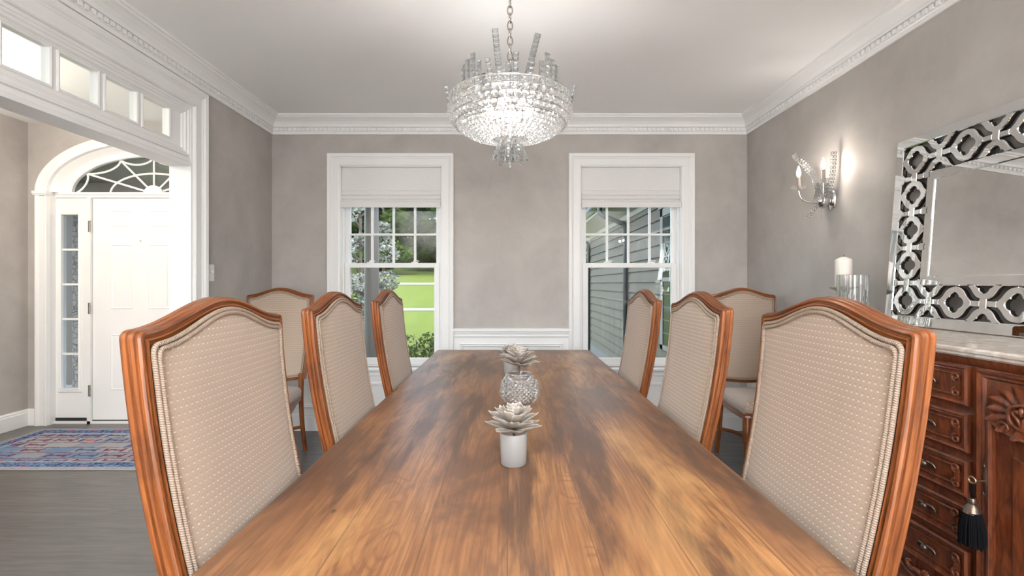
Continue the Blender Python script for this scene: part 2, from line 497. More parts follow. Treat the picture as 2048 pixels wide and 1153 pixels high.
def m_siding():
    t = NT('grey_clapboard_paint'); co = t.obj()
    c = t.mix(t.noise(co, 5, 3), (.088, .079, .063), (.118, .106, .086))
    return t.done(t.pbr(color=c, rough=.6, spec=.3))

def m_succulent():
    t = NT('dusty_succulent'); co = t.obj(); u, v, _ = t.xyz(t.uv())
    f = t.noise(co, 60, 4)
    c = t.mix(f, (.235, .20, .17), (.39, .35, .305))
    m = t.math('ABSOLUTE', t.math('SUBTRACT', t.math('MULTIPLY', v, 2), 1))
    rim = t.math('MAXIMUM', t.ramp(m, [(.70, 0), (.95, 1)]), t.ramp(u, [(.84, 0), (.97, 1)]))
    c = t.mix(t.math('MULTIPLY', rim, .8), c, (.66, .63, .57))  # pale petal margins coloured in for contrast the soft light lacks
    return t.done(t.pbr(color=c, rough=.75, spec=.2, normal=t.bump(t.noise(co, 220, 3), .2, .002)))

def m_stone():
    t = NT('field_stone'); co = t.obj()
    v = t.n('ShaderNodeTexVoronoi', {'Vector': co, 'Scale': 16}, feature='DISTANCE_TO_EDGE')
    e = t.ramp(v.outputs['Distance'], [(0, .3), (.06, 1)])
    c = t.mix(e, (.05, .048, .045), t.mix(t.noise(co, 5, 4), (.11, .10, .09), (.22, .21, .19)))
    return t.done(t.pbr(color=c, rough=.85, normal=t.bump(e, .8, .02)))

H = 1.27           # camera height
XL, XR, YW = -2.06, 2.052, 4.24
ZC = 2.715         # ceiling
YF, YD = 4.40, 4.46
FXL = -4.328       # foyer left wall
LT = .137          # left wall thickness
YR = -2.3          # rear wall of the room
RUG = (-4.06, -2.50, 3.33, 4.27)

M = dict(
    wall=m_wall(), floor=m_floor(), table=m_table(), chairwood=m_chairwood(), fabric=m_fabric(), piping=m_piping(),
    mahogany=m_mahogany(), marble=m_marble(), rug=m_rug(), pane=m_glass_pane(refl=.6), mirror=m_mirror(),
    trim=plain('white_trim_paint', (.83, .83, .825), .32, .02, 3, spec=.4),
    ceil=plain('ceiling_paint', (.93, .93, .925), .8, .015, 1.2),
    shade=plain('linen_shade', (.74, .735, .725), .9, .03, 40, bump=.1, bscale=400),
    crystal=m_crystal('cut_crystal', .06, .05), bead=m_crystal('crystal_bead', .36, .05), vase=m_crystal('cut_glass', .06, .09),
    frost=m_crystal('frosted_glass', .10, .50, .30), clear=m_crystal('clear_crystal', .55, .03),
    chrome=plain('polished_chrome', (.72, .71, .70), .12, .03, 9, metal=1.0),
    nickel=plain('aged_nickel', (.42, .39, .36), .25, .1, 9, metal=1.0),
    brass=plain('old_brass', (.42, .33, .22), .3, .1, 9, metal=1.0),
    bronze=plain('antique_bronze', (.16, .12, .09), .3, .2, 30, metal=.8),
    black=plain('black_thread', (.006, .006, .007), .9, .2, 60, spec=.05),
    darkedge=plain('blackened_edge', (.012, .011, .010), .5, .1, 30),
    gutter=plain('dark_green_gutter', (.008, .014, .015), .35, .1, 5),
    mulch=plain('dark_mulch', (.018, .017, .018), .95, .4, 30, bump=.8, bscale=40),
    asphalt=plain('pale_gravel_road', (.24, .23, .22), .9, .1, 4),
    found=plain('concrete_base', (.14, .14, .14), .9, .1, 6),
    column=plain('porch_column_paint', (.095, .084, .076), .5, .04, 4),
    porch=plain('porch_roof_boards', (.34, .33, .32), .7, .05, 6),
    wax=plain('ivory_wax', (.84, .79, .74), .45, .02, 10, sss=.2),
    candle=plain('candle_sleeve', (.30, .24, .20), .6, .08, 20),
    leafdark=m_leaf('dark_foliage', (.006, .015, .004), (.034, .058, .014), .7),
    leafmid=m_leaf('green_foliage', (.014, .032, .007), (.07, .105, .026), .8),
    leafpale=m_leaf('silvery_foliage', (.09, .10, .08), (.30, .30, .275), 2.0),
    leafshrub=m_leaf('shrub_foliage', (.03, .055, .014), (.19, .22, .095), 5.0),
    bark=plain('bark', (.06, .045, .035), .9, .3, 12, bump=.6, bscale=30),
    stem=plain('dry_stem', (.10, .065, .04), .8, .2, 30),
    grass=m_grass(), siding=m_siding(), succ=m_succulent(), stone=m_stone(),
    bulb=m_emit('lit_bulb', (1.0, .88, .78), 1.6), candlebulb=m_emit('lit_candle_bulb', (1.0, .86, .70), 30),
    plate=plain('switch_plastic', (.78, .77, .74), .35, .02, 20),
    sweep=plain('rubber_sweep', (.015, .018, .022), .6, .1, 20),
    lampglass=m_emit('lit_frosted_globe', (1.0, .84, .66), 3),
    darkglass=m_glass_pane('dim_glass', (.80, .82, .82), 1.0),
)

def P(px, py, y):
    return Vector(((px-1020)*y/980, y, H-(py-568)*y/980))

# ------------------------------------------------------------------ room shell
mb = MB(); mb.box(FXL-.2, XR+.2, YR-.2, YF+.08, -.12, 0)
struct(mb.build('floor', M['floor'], smooth=None))
mb = MB(); mb.box(FXL-.2, XR+.2, YR-.2, YW+.24, ZC, ZC+.2)
struct(mb.build('ceiling', M['ceil'], smooth=None))

# window openings (interior face)
WIN = [(-1.467, -.593), (.612, 1.482)]
WZ0, WZ1 = .547, 2.287
mb = MB()
mb.box(XL-LT, WIN[0][0], YW, YW+.2, 0, ZC); mb.box(WIN[0][1], WIN[1][0], YW, YW+.2, 0, ZC); mb.box(WIN[1][1], XR+.15, YW, YW+.2, 0, ZC)
for a, b in WIN:
    mb.box(a, b, YW, YW+.2, 0, WZ0); mb.box(a, b, YW, YW+.2, WZ1, ZC)
struct(mb.build('wall_back', M['wall'], smooth=None))
mb = MB(); mb.box(XR, XR+.15, YR, YW, 0, ZC)
struct(mb.build('wall_right', M['wall'], smooth=None))
OY0, OY1, OZ = .80, 3.182, 2.42
mb = MB(); mb.box(XL-LT, XL, OY1, YW, 0, ZC); mb.box(XL-LT, XL, YR, OY0, 0, ZC); mb.box(XL-LT, XL, OY0, OY1, OZ, ZC)
struct(mb.build('wall_left', M['wall'], smooth=None))
mb = MB(); mb.box(FXL-.15, FXL, .5, YF+.15, 0, ZC); mb.box(FXL-.15, FXL, YR, -1.6, 0, ZC); mb.box(FXL-.15, FXL, -1.6, .5, 0, .5); mb.box(FXL-.15, FXL, -1.6, .5, 2.4, ZC)  # unseen side opening added to let fill light into the foyer
struct(mb.build('wall_foyer_left', M['wall'], smooth=None))
# rear wall behind the camera, its opening added to let fill light in
mb = MB()
mb.box(FXL, XL-LT, YR-.15, YR, 0, ZC)
for x0, x1, a, b in ((XL, XR, -.7, .7),):
    mb.box(x0, a, YR-.15, YR, 0, ZC); mb.box(b, x1, YR-.15, YR, 0, ZC); mb.box(a, b, YR-.15, YR, 2.4, ZC)
struct(mb.build('wall_rear', M['wall'], smooth=None))

# foyer front wall with arched opening
AC = -3.26; SP = 2.095
mb = MB()
mb.box(FXL, AC-.983, YF, YF+.15, 0, ZC); mb.box(AC+.983, XL-LT, YF, YF+.15, 0, ZC); mb.box(AC-.983, AC+.983, YF, YF+.15, SP+.525, ZC)
N = 40
for i in range(N):
    a0 = PI*i/N; a1 = PI*(i+1)/N
    x0, z0 = AC+.983*math.cos(a0), SP+.525*math.sin(a0); x1, z1 = AC+.983*math.cos(a1), SP+.525*math.sin(a1)
    zt = SP+.525
    vs = [(x0, YF, z0), (x1, YF, z1), (x1, YF, zt), (x0, YF, zt), (x0, YF+.15, z0), (x1, YF+.15, z1), (x1, YF+.15, zt), (x0, YF+.15, zt)]
    mb.add(vs, [(0,1,2,3), (4,7,6,5), (0,4,5,1)])
struct(mb.build('wall_foyer_front', M['wall'], smooth=None, recalc=False))

# crown moulding with dentils
CR = [(0, ZC-.155), (.012, ZC-.155), (.012, ZC-.133), (.016, ZC-.130), (.016, ZC-.098), (.030, ZC-.096), (.032, ZC-.086), (.026, ZC-.082),
      (.030, ZC-.072), (.045, ZC-.052), (.066, ZC-.034), (.080, ZC-.026), (.084, ZC-.016), (.095, ZC-.014), (.095, ZC), (0, ZC)]
def crown_wall(name, a, b, ma, mbq):
    """a->b along the wall with interior on the left; ma/mbq: 1 if that end is an inside corner"""
    mb = MB(); a = Vector(a); b = Vector(b); d = (b-a).normalized(); nn = Vector((0,0,1)).cross(d)
    n = len(CR); vs = []
    for o, z in CR:
        p = a + nn*o + d*(o if ma else 0); vs.append((p.x, p.y, z))
    for o, z in CR:
        p = b + nn*o - d*(o if mbq else 0); vs.append((p.x, p.y, z))
    fs = [(i, (i+1) % n, n+(i+1) % n, n+i) for i in range(n)] + [tuple(range(n)), tuple(range(n, 2*n))[::-1]]
    mb.add(vs, fs)
    L = (b-a).length; k = int((L-.06)/.038); off = (L - k*.038)/2
    for i in range(k):
        c = a + d*(off + .038*(i+.5)) + nn*.022
        Mx = Matrix(((d.x, nn.x, 0, c.x), (d.y, nn.y, 0, c.y), (0, 0, 1, ZC-.114), (0, 0, 0, 1)))
        mb.mbox(Mx, .022, .014, .024)
    return struct(mb.build(name, M['trim'], smooth=None))
crown_wall('trim_1', (XL, YW, 0), (XL, YR, 0), 1, 0)
crown_wall('trim_2', (XR, YW, 0), (XL, YW, 0), 1, 1)
crown_wall('trim_3', (XR, YR, 0), (XR, YW, 0), 0, 1)

# baseboards
BB = [(0, 0), (.018, 0), (.018, .115), (.014, .125), (.014, .135), (.006, .148), (0, .148)]
def base_run(name, segs):
    mb = MB()
    for p in segs: mb.sweep([Vector(q) for q in p], (0,0,1), BB)
    return struct(mb.build(name, M['trim'], smooth=None))
base_run('baseboard_back', [[(XR, YW, 0), (XL, YW, 0)]])
base_run('baseboard_left', [[(XL, YW, 0), (XL, OY1+.125, 0)], [(XL, OY0-.125, 0), (XL, YR, 0)]])
base_run('baseboard_right', [[(XR, YR, 0), (XR, YW, 0)]])
base_run('baseboard_foyer', [[(AC-.985, YF, 0), (FXL, YF, 0), (FXL, YR, 0)]])

# wainscot panels and chair rail
RAIL = [(0, .800), (.006, .800), (.010, .810), (.018, .815), (.018, .822), (.012, .828), (.016, .842), (.026, .850), (.026, .856), (.034, .862), (.034, .880), (.028, .885), (0, .885)]
PM = [(0, 0), (0, .012), (.008, .016), (.014, .010), (.022, .012), (.030, .004), (.030, 0)]
def wains(name, mats, runs, panels):
    mb = MB()
    for p in runs: mb.sweep(p, (0,0,1), RAIL); mb.sweep(p, (0,0,1), [(0, .14), (.006, .14), (.006, .81), (0, .81)])
    for o, ax, w0, w1, z0, z1, nrm in panels:
        o = Vector(o); ax = Vector(ax); nrm = Vector(nrm)
        c = [o+ax*w0+Vector((0,0,z0)), o+ax*w1+Vector((0,0,z0)), o+ax*w1+Vector((0,0,z1)), o+ax*w0+Vector((0,0,z1))]
        if nrm.dot((c[1]-c[0]).cross(c[2]-c[1])) < 0: c.reverse()
        mb.sweep(c, nrm, [(a, b+.006) for a, b in PM], closed=True)
    return struct(mb.build(name, M['trim'], smooth=None))
cx0, cx1 = -.506, .528
wains('trim_4', None, [[(cx1, YW, 0), (cx0, YW, 0)]],
      [((0, YW, 0), (1,0,0), -.435, -.02, .20, .755, (0,-1,0)), ((0, YW, 0), (1,0,0), .045, .46, .20, .755, (0,-1,0))])
wains('trim_5', None, [[(-1.575, YW, 0), (XL, YW, 0), (XL, OY1+.125, 0)]],
      [((0, YW, 0), (1,0,0), -2.0, -1.64, .20, .755, (0,-1,0)), ((XL, 0, 0), (0,1,0), 3.38, 4.17, .20, .755, (1,0,0))])
wains('trim_6', None, [[(XR, YR, 0), (XR, YW, 0), (1.584, YW, 0)]],
      [((0, YW, 0), (1,0,0), 1.64, 1.98, .20, .755, (0,-1,0)), ((XR, 0, 0), (0,1,0), 3.45, 4.17, .20, .755, (-1,0,0)), ((XR, 0, 0), (0,1,0), 2.85, 3.36, .20, .755, (-1,0,0))])
mb = MB()
for a, b in ((-1.52, -.56), (.56, 1.53)):
    mb.box(a, b, YW-.006, YW, .14, .44)
    c = [Vector((a+.06, YW, .20)), Vector((b-.06, YW, .20)), Vector((b-.06, YW, .415)), Vector((a+.06, YW, .415))]
    mb.sweep(c, (0,-1,0), [(q, w+.006) for q, w in PM], closed=True)
struct(mb.build('trim_7', M['trim'], smooth=None))

# ------------------------------------------------------------------ windows
CAS = [(0, 0), (0, .016), (-.012, .020), (-.060, .020), (-.066, .024), (-.072, .024), (-.080, .032), (-.104, .034), (-.108, .028), (-.108, 0)]
def window(n, x0, x1):
    root = sempty('window_%d' % n, ((x0+x1)/2, YW, WZ0))
    mb = MB()
    # casing (left, head, right) sweeping round the opening
    path = [(x0, YW, WZ0), (x0, YW, WZ1), (x1, YW, WZ1), (x1, YW, WZ0)]
    nrm = Vector((0,-1,0))
    d = nrm.cross(Vector((0,0,1)))      # direction of +a on first leg
    sgn = 1 if d.x > 0 else -1
    mb.sweep(path, nrm, [(a*sgn, b) for a, b in CAS])
    mb.build('casing', M['trim'], root, smooth=None)
    mb = MB()   # stool and apron
    mb.box(x0-.13, x1+.13, YW-.055, YW+.09, WZ0-.026, WZ0)
    mb.build('sill', M['trim'], root, smooth=None, bevel=.008)
    mb = MB()
    mb.sweep([(x1+.10, YW, 0), (x0-.10, YW, 0)], (0,0,1), [(0, .44), (.014, .44), (.014, .47), (.022, .48), (.022, .505), (.03, .512), (.03, .521), (0, .521)])
    mb.build('apron', M['trim'], root, smooth=None)
    mb = MB()   # jamb liner
    for a, b in ((x0, x0+.022), (x1-.022, x1)): mb.box(a, b, YW+.040, YW+.2, WZ0, WZ1)
    for a, b in ((x0, x0+.006), (x1-.006, x1)): mb.box(a, b, YW, YW+.04, WZ0, WZ1)
    for a, b in ((x0+.022, x0+.034), (x1-.034, x1-.022)): mb.box(a, b, YW+.078, YW+.084, WZ0, WZ1)
    mb.box(x0, x1, YW+.04, YW+.2, WZ1-.02, WZ1); mb.box(x0, x1, YW, YW+.04, WZ1-.006, WZ1); mb.box(x0, x1, YW+.03, YW+.2, WZ0, WZ0+.018)
    mb.build('jamb', M['trim'], root, smooth=None)
    zm = 1.41
    a, b = x0+.024, x1-.024
    def sash(nm, y0, y1, z0, z1, st, rt, rb, cols, rows):
        m = MB()
        m.box(a, a+st, y0, y1, z0, z1); m.box(b-st, b, y0, y1, z0, z1)
        m.box(a+st, b-st, y0, y1, z0, z0+rb); m.box(a+st, b-st, y0, y1, z1-rt, z1)
        o = m.build(nm, M['trim'], root, smooth=None, bevel=.003)
        gx0, gx1, gz0, gz1 = a+st, b-st, z0+rb, z1-rt
        if cols > 1:
            g = MB(); ym = (y0+y1)/2
            for i in range(1, cols): xc = gx0+(gx1-gx0)*i/cols; g.box(xc-.009, xc+.009, ym-.012, ym+.012, gz0, gz1)
            for j in range(1, rows): zc = gz0+(gz1-gz0)*j/rows; g.box(gx0, gx1, ym-.0125, ym+.0125, zc-.009, zc+.009)
            g.build('muntins', M['trim'], o, smooth=None)
        p = MB(); ym = (y0+y1)/2; p.box(gx0-.004, gx1+.004, ym-.002, ym+.002, gz0-.004, gz1+.004)
        p.build('pane', M['pane'], o, smooth=None)
        return o
    sash('upper_sash', YW+.085, YW+.12, zm+.004, WZ1-.02, .034, .05, .036, 4, 3)
    lo = sash('lower_sash', YW+.042, YW+.077, WZ0+.018, zm+.042, .046, .042, .055, 1, 1)
    for fx in (.28, .72):
        k = MB(); xc = x0+(x1-x0)*fx
        k.box(xc-.028, xc+.028, YW+.045, YW+.072, zm+.042, zm+.050); k.lathe([(.012, 0), (.012, .012), (.006, .016)], 12, (xc, YW+.058, zm+.05))
        k.tube([(xc, YW+.058, zm+.058), (xc+.02, YW+.056, zm+.060), (xc+.04, YW+.05, zm+.058)], .004, 6)
        k.build('sash_lock', M['plate'], lo, smooth=40)
    return root
window(1, *WIN[0]); window(2, *WIN[1])

def roman_shade(x0, x1, label):
    root = thing('roman_shade', label, 'window shade', ((x0+x1)/2, YW, 2.28), 'roman shades in the two windows')
    a, b = x0+.009, x1-.009
    zt, zb = 2.275, 1.93
    # profile of cloth (y forward negative): headrail flat drop, three folds, hem
    prof = [(.012, zt), (.012, 2.085), (.004, 2.078), (.010, 2.070), (.012, 2.060), (-.002, 2.040), (.004, 2.036), (.010, 2.030), (-.006, 2.006), (.002, 2.0),
            (.010, 1.992), (-.010, 1.975), (-.012, 1.945), (-.008, zb), (.002, zb), (.006, 1.94), (.022, 1.95), (.022, zt)]
    m = MB(); n = len(prof)
    m.add([(a, YW+y, z) for y, z in prof] + [(b, YW+y, z) for y, z in prof],
          [(i, (i+1) % n, n+(i+1) % n, n+i) for i in range(n)] + [tuple(range(n)), tuple(range(n, 2*n))[::-1]])
    m.build('cloth', M['shade'], root, smooth=30)
    m = MB(); m.box(a, b, YW+.014, YW+.034, zt-.01, zt+.004); m.build('headrail', M['plate'], root, smooth=None)
    return root
roman_shade(*WIN[0], 'white roman shade half lowered over the window that looks onto the lawn')
roman_shade(*WIN[1], 'white roman shade half lowered over the window that looks onto grey clapboard')

# ------------------------------------------------------------------ cased opening with transom (left wall)
root = sempty('trim_8', (XL, (OY0+OY1)/2, 0))
CAS2 = [(0, 0), (0, .014), (.006, .020), (.018, .016), (.066, .016), (.074, .022), (.080, .020), (.090, .030), (.112, .034), (.122, .030), (.122, 0)]
for xs, nr in ((XL, Vector((1,0,0))), (XL-LT, Vector((-1,0,0)))):
    mb = MB()
    path = [(xs, OY1, 0), (xs, OY1, OZ), (xs, OY0, OZ), (xs, OY0, 0)]
    dd = nr.cross(Vector((0,0,1)))
    sg = 1 if dd.y > 0 else -1
    mb.sweep(path, nr, [(a*sg, b) for a, b in CAS2])
    mb.build('casing', M['trim'], root, smooth=None)
mb = MB()
mb.box(XL-LT, XL, OY1-.018, OY1, 0, OZ); mb.box(XL-LT, XL, OY0, OY0+.018, 0, OZ); mb.box(XL-LT, XL, OY0+.018, OY1-.018, OZ-.018, OZ)
mb.build('jamb', M['trim'], root, smooth=None)
# transom panel: rails, stiles between panes
TZ0, TZ1 = 2.03, OZ-.018
PZ0, PZ1 = 2.172, 2.350
py1 = 3.009; PW, PP = .216, .26
panes = [(py1-i*PP-PW, py1-i*PP) for i in range(8)]
xa, xb = XL-.075, XL-.035
mb = MB(); ya, yb = OY0+.018, OY1-.018
mb.box(xa, xb, ya, yb, TZ0+.04, PZ0); mb.box(xa, xb, ya, yb, PZ1, TZ1)
edges = [yb] + [e for p in panes for e in (p[1], p[0])] + [ya]
for i in range(0, len(edges), 2): mb.box(xa, xb, edges[i+1], edges[i], PZ0, PZ1)
for p0, p1 in panes:   # small bead round each pane
    mb.sweep([(xb, p0, PZ0), (xb, p1, PZ0), (xb, p1, PZ1), (xb, p0, PZ1)], (1,0,0), [(-.010, 0), (-.010, .005), (-.004, .008), (.004, .004), (.004, 0)], closed=True)
# bead mould steps framing the transom panel and the transom bar below
for (a0, b0) in ((.0, .030), (.018, .022), (.032, .010)):
    mb.sweep([(xb, ya, TZ0+.06), (xb, yb, TZ0+.06), (xb, yb, TZ1), (xb, ya, TZ1)], (1,0,0), [(a0, 0), (a0, b0), (a0+.012, b0), (a0+.018, b0-.008), (a0+.018, 0)], closed=True)
mb.build('transom_frame', M['trim'], root, smooth=None)
mb = MB()
prof = [(XL-LT-.004, TZ0), (XL+.004, TZ0), (XL+.006, TZ0+.02), (XL-.004, TZ0+.028), (XL-.004, TZ0+.05), (XL-.016, TZ0+.058), (XL-.016, TZ0+.07), (XL-.035, TZ0+.076), (XL-LT-.004, TZ0+.076)]
n = len(prof)
mb.add([(x, ya, z) for x, z in prof] + [(x, yb, z) for x, z in prof], [(i, (i+1) % n, n+(i+1) % n, n+i) for i in range(n)] + [tuple(range(n)), tuple(range(n, 2*n))[::-1]])
mb.build('transom_bar', M['trim'], root, smooth=None)
for p0, p1 in panes:
    g = MB(); g.box(XL-.058, XL-.054, p0, p1, PZ0, PZ1); g.build('pane', M['pane'], root, smooth=None)

# light switch
t = thing('light_switch', 'small white double light switch plate on the grey wall beside the cased opening', 'light switch', (XL, 3.368, 1.345))
mb = MB(); mb.box(XL, XL+.006, 3.330, 3.406, 1.287, 1.403); mb.build('plate', M['plate'], t, smooth=None, bevel=.003)
for yy in (3.352, 3.384):
    mb = MB(); mb.box(XL+.005, XL+.014, yy-.005, yy+.005, 1.345, 1.362); mb.build('toggle', M['plate'], t, smooth=None, bevel=.002)

# ------------------------------------------------------------------ front door with sidelights and fanlight
root = sempty('door_1', (AC, YF, 0))
rings = [(.983, .525, 0), (.983, .525, .030), (.972, .514, .036), (.955, .498, .030), (.945, .490, .024), (.905, .458, .022), (.893, .448, .030), (.880, .438, .026), (.872, .432, .0),
         (.85, .42, -.012), (.82, .402, -.038), (.790, .382, -.052), (.765, .363, -.055), (.760, .358, -.048), (.735, .340, -.050), (.726, .332, -.056), (.726, .332, -.085)]
mb = MB()
def ringf(u, v):
    k = v*(len(rings)-1); i = int(round(k)); rx, rz, b = rings[i]
    a = PI*u
    return (AC+rx*math.cos(a), YF-b, SP+rz*math.sin(a))
mb.grid(ringf, 48, len(rings)-1)
mb.build('arch_casing', M['trim'], root, smooth=25)
mb = MB()
for sgn in (-1, 1):
    prof = [(AC+sgn*rx, YF-b) for rx, rz, b in rings[:9]] + [(AC+sgn*.872, YF+.06), (AC+sgn*.983, YF+.06)]
    n = len(prof)
    mb.add([(x, y, 0) for x, y in prof] + [(x, y, SP) for x, y in prof], [(i, (i+1) % n, n+(i+1) % n, n+i) for i in range(n)] + [tuple(range(n)), tuple(range(n, 2*n))[::-1]])
    xo = AC+sgn*.93
    mb.box(xo-.065, xo+.065, YF-.045, YF+.02, SP-.022, SP+.004); mb.box(xo-.060, xo+.060, YF-.040, YF+.02, SP-.034, SP-.022)
mb.build('side_casing', M['trim'], root, smooth=None)
# frame header and mullions
DX0, DX1 = -3.800, -2.928
SLX = (-4.165, -3.835); SRX = (-2.893, -2.400)
mb = MB()
mb.box(AC-.90, AC+.90, YD-.012, YD+.08, 2.052, SP+.006); mb.box(AC-.90, AC+.90, YD-.022, YD-.012, 2.078, SP+.006)
mb.box(SLX[1], DX0-.004, YD-.02, YD+.08, .0, 2.052); mb.box(DX1+.004, SRX[0], YD-.02, YD+.08, .0, 2.052)
mb.box(AC-.90, SLX[0], YD-.03, YD+.08, 0, 2.06); mb.box(SRX[1], AC+.90, YD-.03, YD+.08, 0, 2.06)
mb.box(AC-.90, AC+.90, YD-.02, YD+.08, 0, .022)
mb.build('frame', M['trim'], root, smooth=None)
# sidelights
def sidelight(x0, x1):
    gx0, gx1 = (x0+x1)/2-.080, (x0+x1)/2+.075
    gz0, gz1 = .314, 1.898
    m = MB()
    m.box(x0, gx0, YD, YD+.045, .05, 2.05); m.box(gx1, x1, YD, YD+.045, .05, 2.05); m.box(gx0, gx1, YD, YD+.045, .05, gz0); m.box(gx0, gx1, YD, YD+.045, gz1, 2.05)
    m.sweep([(gx0-.03, YD, gz0-.03), (gx1+.03, YD, gz0-.03), (gx1+.03, YD, gz1+.03), (gx0-.03, YD, gz1+.03)], (0,-1,0), [(0, 0), (0, .004), (.006, .010), (.016, .006), (.024, .012), (.030, .008), (.030, 0)], closed=True)
    o = m.build('sidelight', M['trim'], root, smooth=None)
    m = MB()
    for k in range(1, 5):
        z = gz0+(gz1-gz0)*k/5; m.box(gx0, gx1, YD+.005, YD+.03, z-.009, z+.009)
    m.build('muntins', M['trim'], o, smooth=None)
    m = MB(); m.box(gx0-.003, gx1+.003, YD+.016, YD+.020, gz0-.003, gz1+.003); m.build('pane', M['darkglass'], o, smooth=None)
    m = MB(); m.box(x0, x1, YD-.006, YD+.04, .022, .05); m.build('sweep', M['sweep'], o, smooth=None)
sidelight(*SLX); sidelight(*SRX)
# door leaf, six panels
mb = MB(); mb.box(DX0, DX1, YD+.004, YD+.05, .03, 2.048)
dc = (DX0+DX1)/2
for cx in (-.172, .172):
    for z0, z1 in ((1.79, 1.94), (1.04, 1.63), (.30, .81)):
        x0, x1 = dc+cx-.10, dc+cx+.10
        mb.sweep([(x0, YD+.004, z0), (x1, YD+.004, z0), (x1, YD+.004, z1), (x0, YD+.004, z1)], (0,-1,0), [(0, 0), (0, .002), (.008, .005), (.014, .001), (.014, 0)], closed=True)
        mb.box(x0+.03, x1-.03, YD+.001, YD+.004, z0+.03, z1-.03)
leaf = mb.build('door_leaf', M['trim'], root, smooth=None)
mb = MB(); mb.box(DX0, DX1, YD-.002, YD+.04, .022, .03); mb.build('sweep', M['sweep'], leaf, smooth=None)
mb = MB(); mb.lathe([(.006, 0), (.006, .006), (.003, .007)], 12, (0,0,0), Matrix.Translation((dc, YD+.004, 1.66)) @ Matrix.Rotation(R(90), 4, 'X')); mb.build('peephole', M['brass'], leaf, smooth=30)
for z in (1.79, 1.047, .30):
    mb = MB(); mb.box(DX0-.020, DX0+.002, YD-.025, YD-.019, z-.05, z+.05); mb.lathe([(.006, -.052), (.006, .052)], 10, (DX0-.003, YD-.024, z)); mb.build('hinge', M['nickel'], root, smooth=40)
mb = MB(); mb.sphere((DX1-.07, YD-.05, .96), .03, 14, 10); mb.lathe([(.032, 0), (.03, .008), (.012, .01), (.012, .03)], 16, (0,0,0), Matrix.Translation((DX1-.07, YD+.004, .96)) @ Matrix.Rotation(R(90), 4, 'X')); mb.build('door_knob', M['brass'], leaf, smooth=40)
# fanlight
mb = MB()
RX, RZ = .73, .336
def ell(x): return RZ*math.sqrt(max(0, 1-(x/RX)**2))
yb_ = YD+.03
def flatbar(pts, w=.010):
    mb.tube(pts, w, 6, flat=.8, up=(0,1,0))
nodes = [-.715, -.612, -.307, 0, .307, .612, .715]
for x in nodes[1:-1]:
    p1 = Vector((AC+x, yb_, SP+ell(x))); d = (p1-Vector((AC, yb_, SP))).normalized()
    flatbar([Vector((AC, yb_, SP))+d*.07, p1])
for i in range(len(nodes)-1):
    a, b = nodes[i], nodes[i+1]
    A = Vector((AC+a, yb_, SP+(ell(a) if abs(a) < .7 else .005))); B = Vector((AC+b, yb_, SP+(ell(b) if abs(b) < .7 else .005)))
    mid = (A+B)/2; to = (Vector((AC, yb_, SP))-mid).normalized(); s_ = (B-A).length*.26
    flatbar(bez(A, A.lerp(B, .25)+to*s_, A.lerp(B, .75)+to*s_, B, 10))
flatbar([(AC+.40*math.cos(PI*k/24), yb_, SP+.185*math.sin(PI*k/24)) for k in range(25)])
hub = [(.088*math.cos(PI*k/16), .075*math.sin(PI*k/16)) for k in range(17)]
mb.prism(hub, (AC, yb_-.016, SP), (1,0,0), (0,0,1), (0,.03,0))
fan = mb.build('fanlight_bars', M['trim'], root, smooth=40)
mb = MB(); poly = [(.74*math.cos(PI*k/32), .345*math.sin(PI*k/32)) for k in range(33)]
mb.prism(poly, (AC, yb_+.0, SP), (1,0,0), (0,0,1), (0,.004,0)); mb.build('pane', M['darkglass'], fan, smooth=None)

# ------------------------------------------------------------------ rug
mb = MB(); mb.box(RUG[0], RUG[1], RUG[2], RUG[3], .0, .008)
tag(mb.build('rug', M['rug'], smooth=None, bevel=.003), 'faded blue and red patterned rug on the dark floor before the front door', 'rug')

# ------------------------------------------------------------------ dining table
TX0, TX1, TY0, TY1, TZ = -.56, .612, .10, 3.786, .76
tc = (TX0+TX1)/2
table = thing('dining_table', 'long rustic pine dining table running down the middle of the room', 'table', (tc, (TY0+TY1)/2, 0))
mb = MB()
r_ = .035; pts = []
for cx, cy, a0 in ((TX1-r_, TY1-r_, 0), (TX0+r_, TY1-r_, 90), (TX0+r_, TY0+r_, 180), (TX1-r_, TY0+r_, 270)):
    for k in range(7): a = R(a0+15*k); pts.append((cx+r_*math.cos(a), cy+r_*math.sin(a)))
mb.prism(pts, (0, 0, TZ-.045), (1,0,0), (0,1,0), (0,0,.045))
mb.build('tabletop', M['table'], table, smooth=30, bevel=.006, bseg=3)
mb = MB()
for a in (TX0+.16, TX1-.19): mb.box(a, a+.03, TY0+.25, TY1-.25, TZ-.125, TZ-.045)
for b in (TY0+.25, TY1-.28): mb.box(TX0+.19, TX1-.19, b, b+.03, TZ-.125, TZ-.045)
mb.build('apron', M['table'], table, smooth=None)
for yy in (.52, 3.30):
    mb = MB(); mb.box(tc-.33, tc+.33, yy-.06, yy+.06, .0, .075); mb.box(tc-.30, tc+.30, yy-.05, yy+.05, TZ-.125, TZ-.045)
    mb.lathe([(.055, .075), (.075, .10), (.075, .14), (.05, .17), (.06, .25), (.085, .36), (.06, .47), (.05, .52), (.07, .55), (.07, TZ-.125)], 24, (tc, yy, 0))
    mb.build('pedestal', M['table'], table, smooth=35)
mb = MB(); mb.box(tc-.035, tc+.035, .58, 3.24, .10, .17); mb.build('stretcher', M['table'], table, smooth=None, bevel=.006)

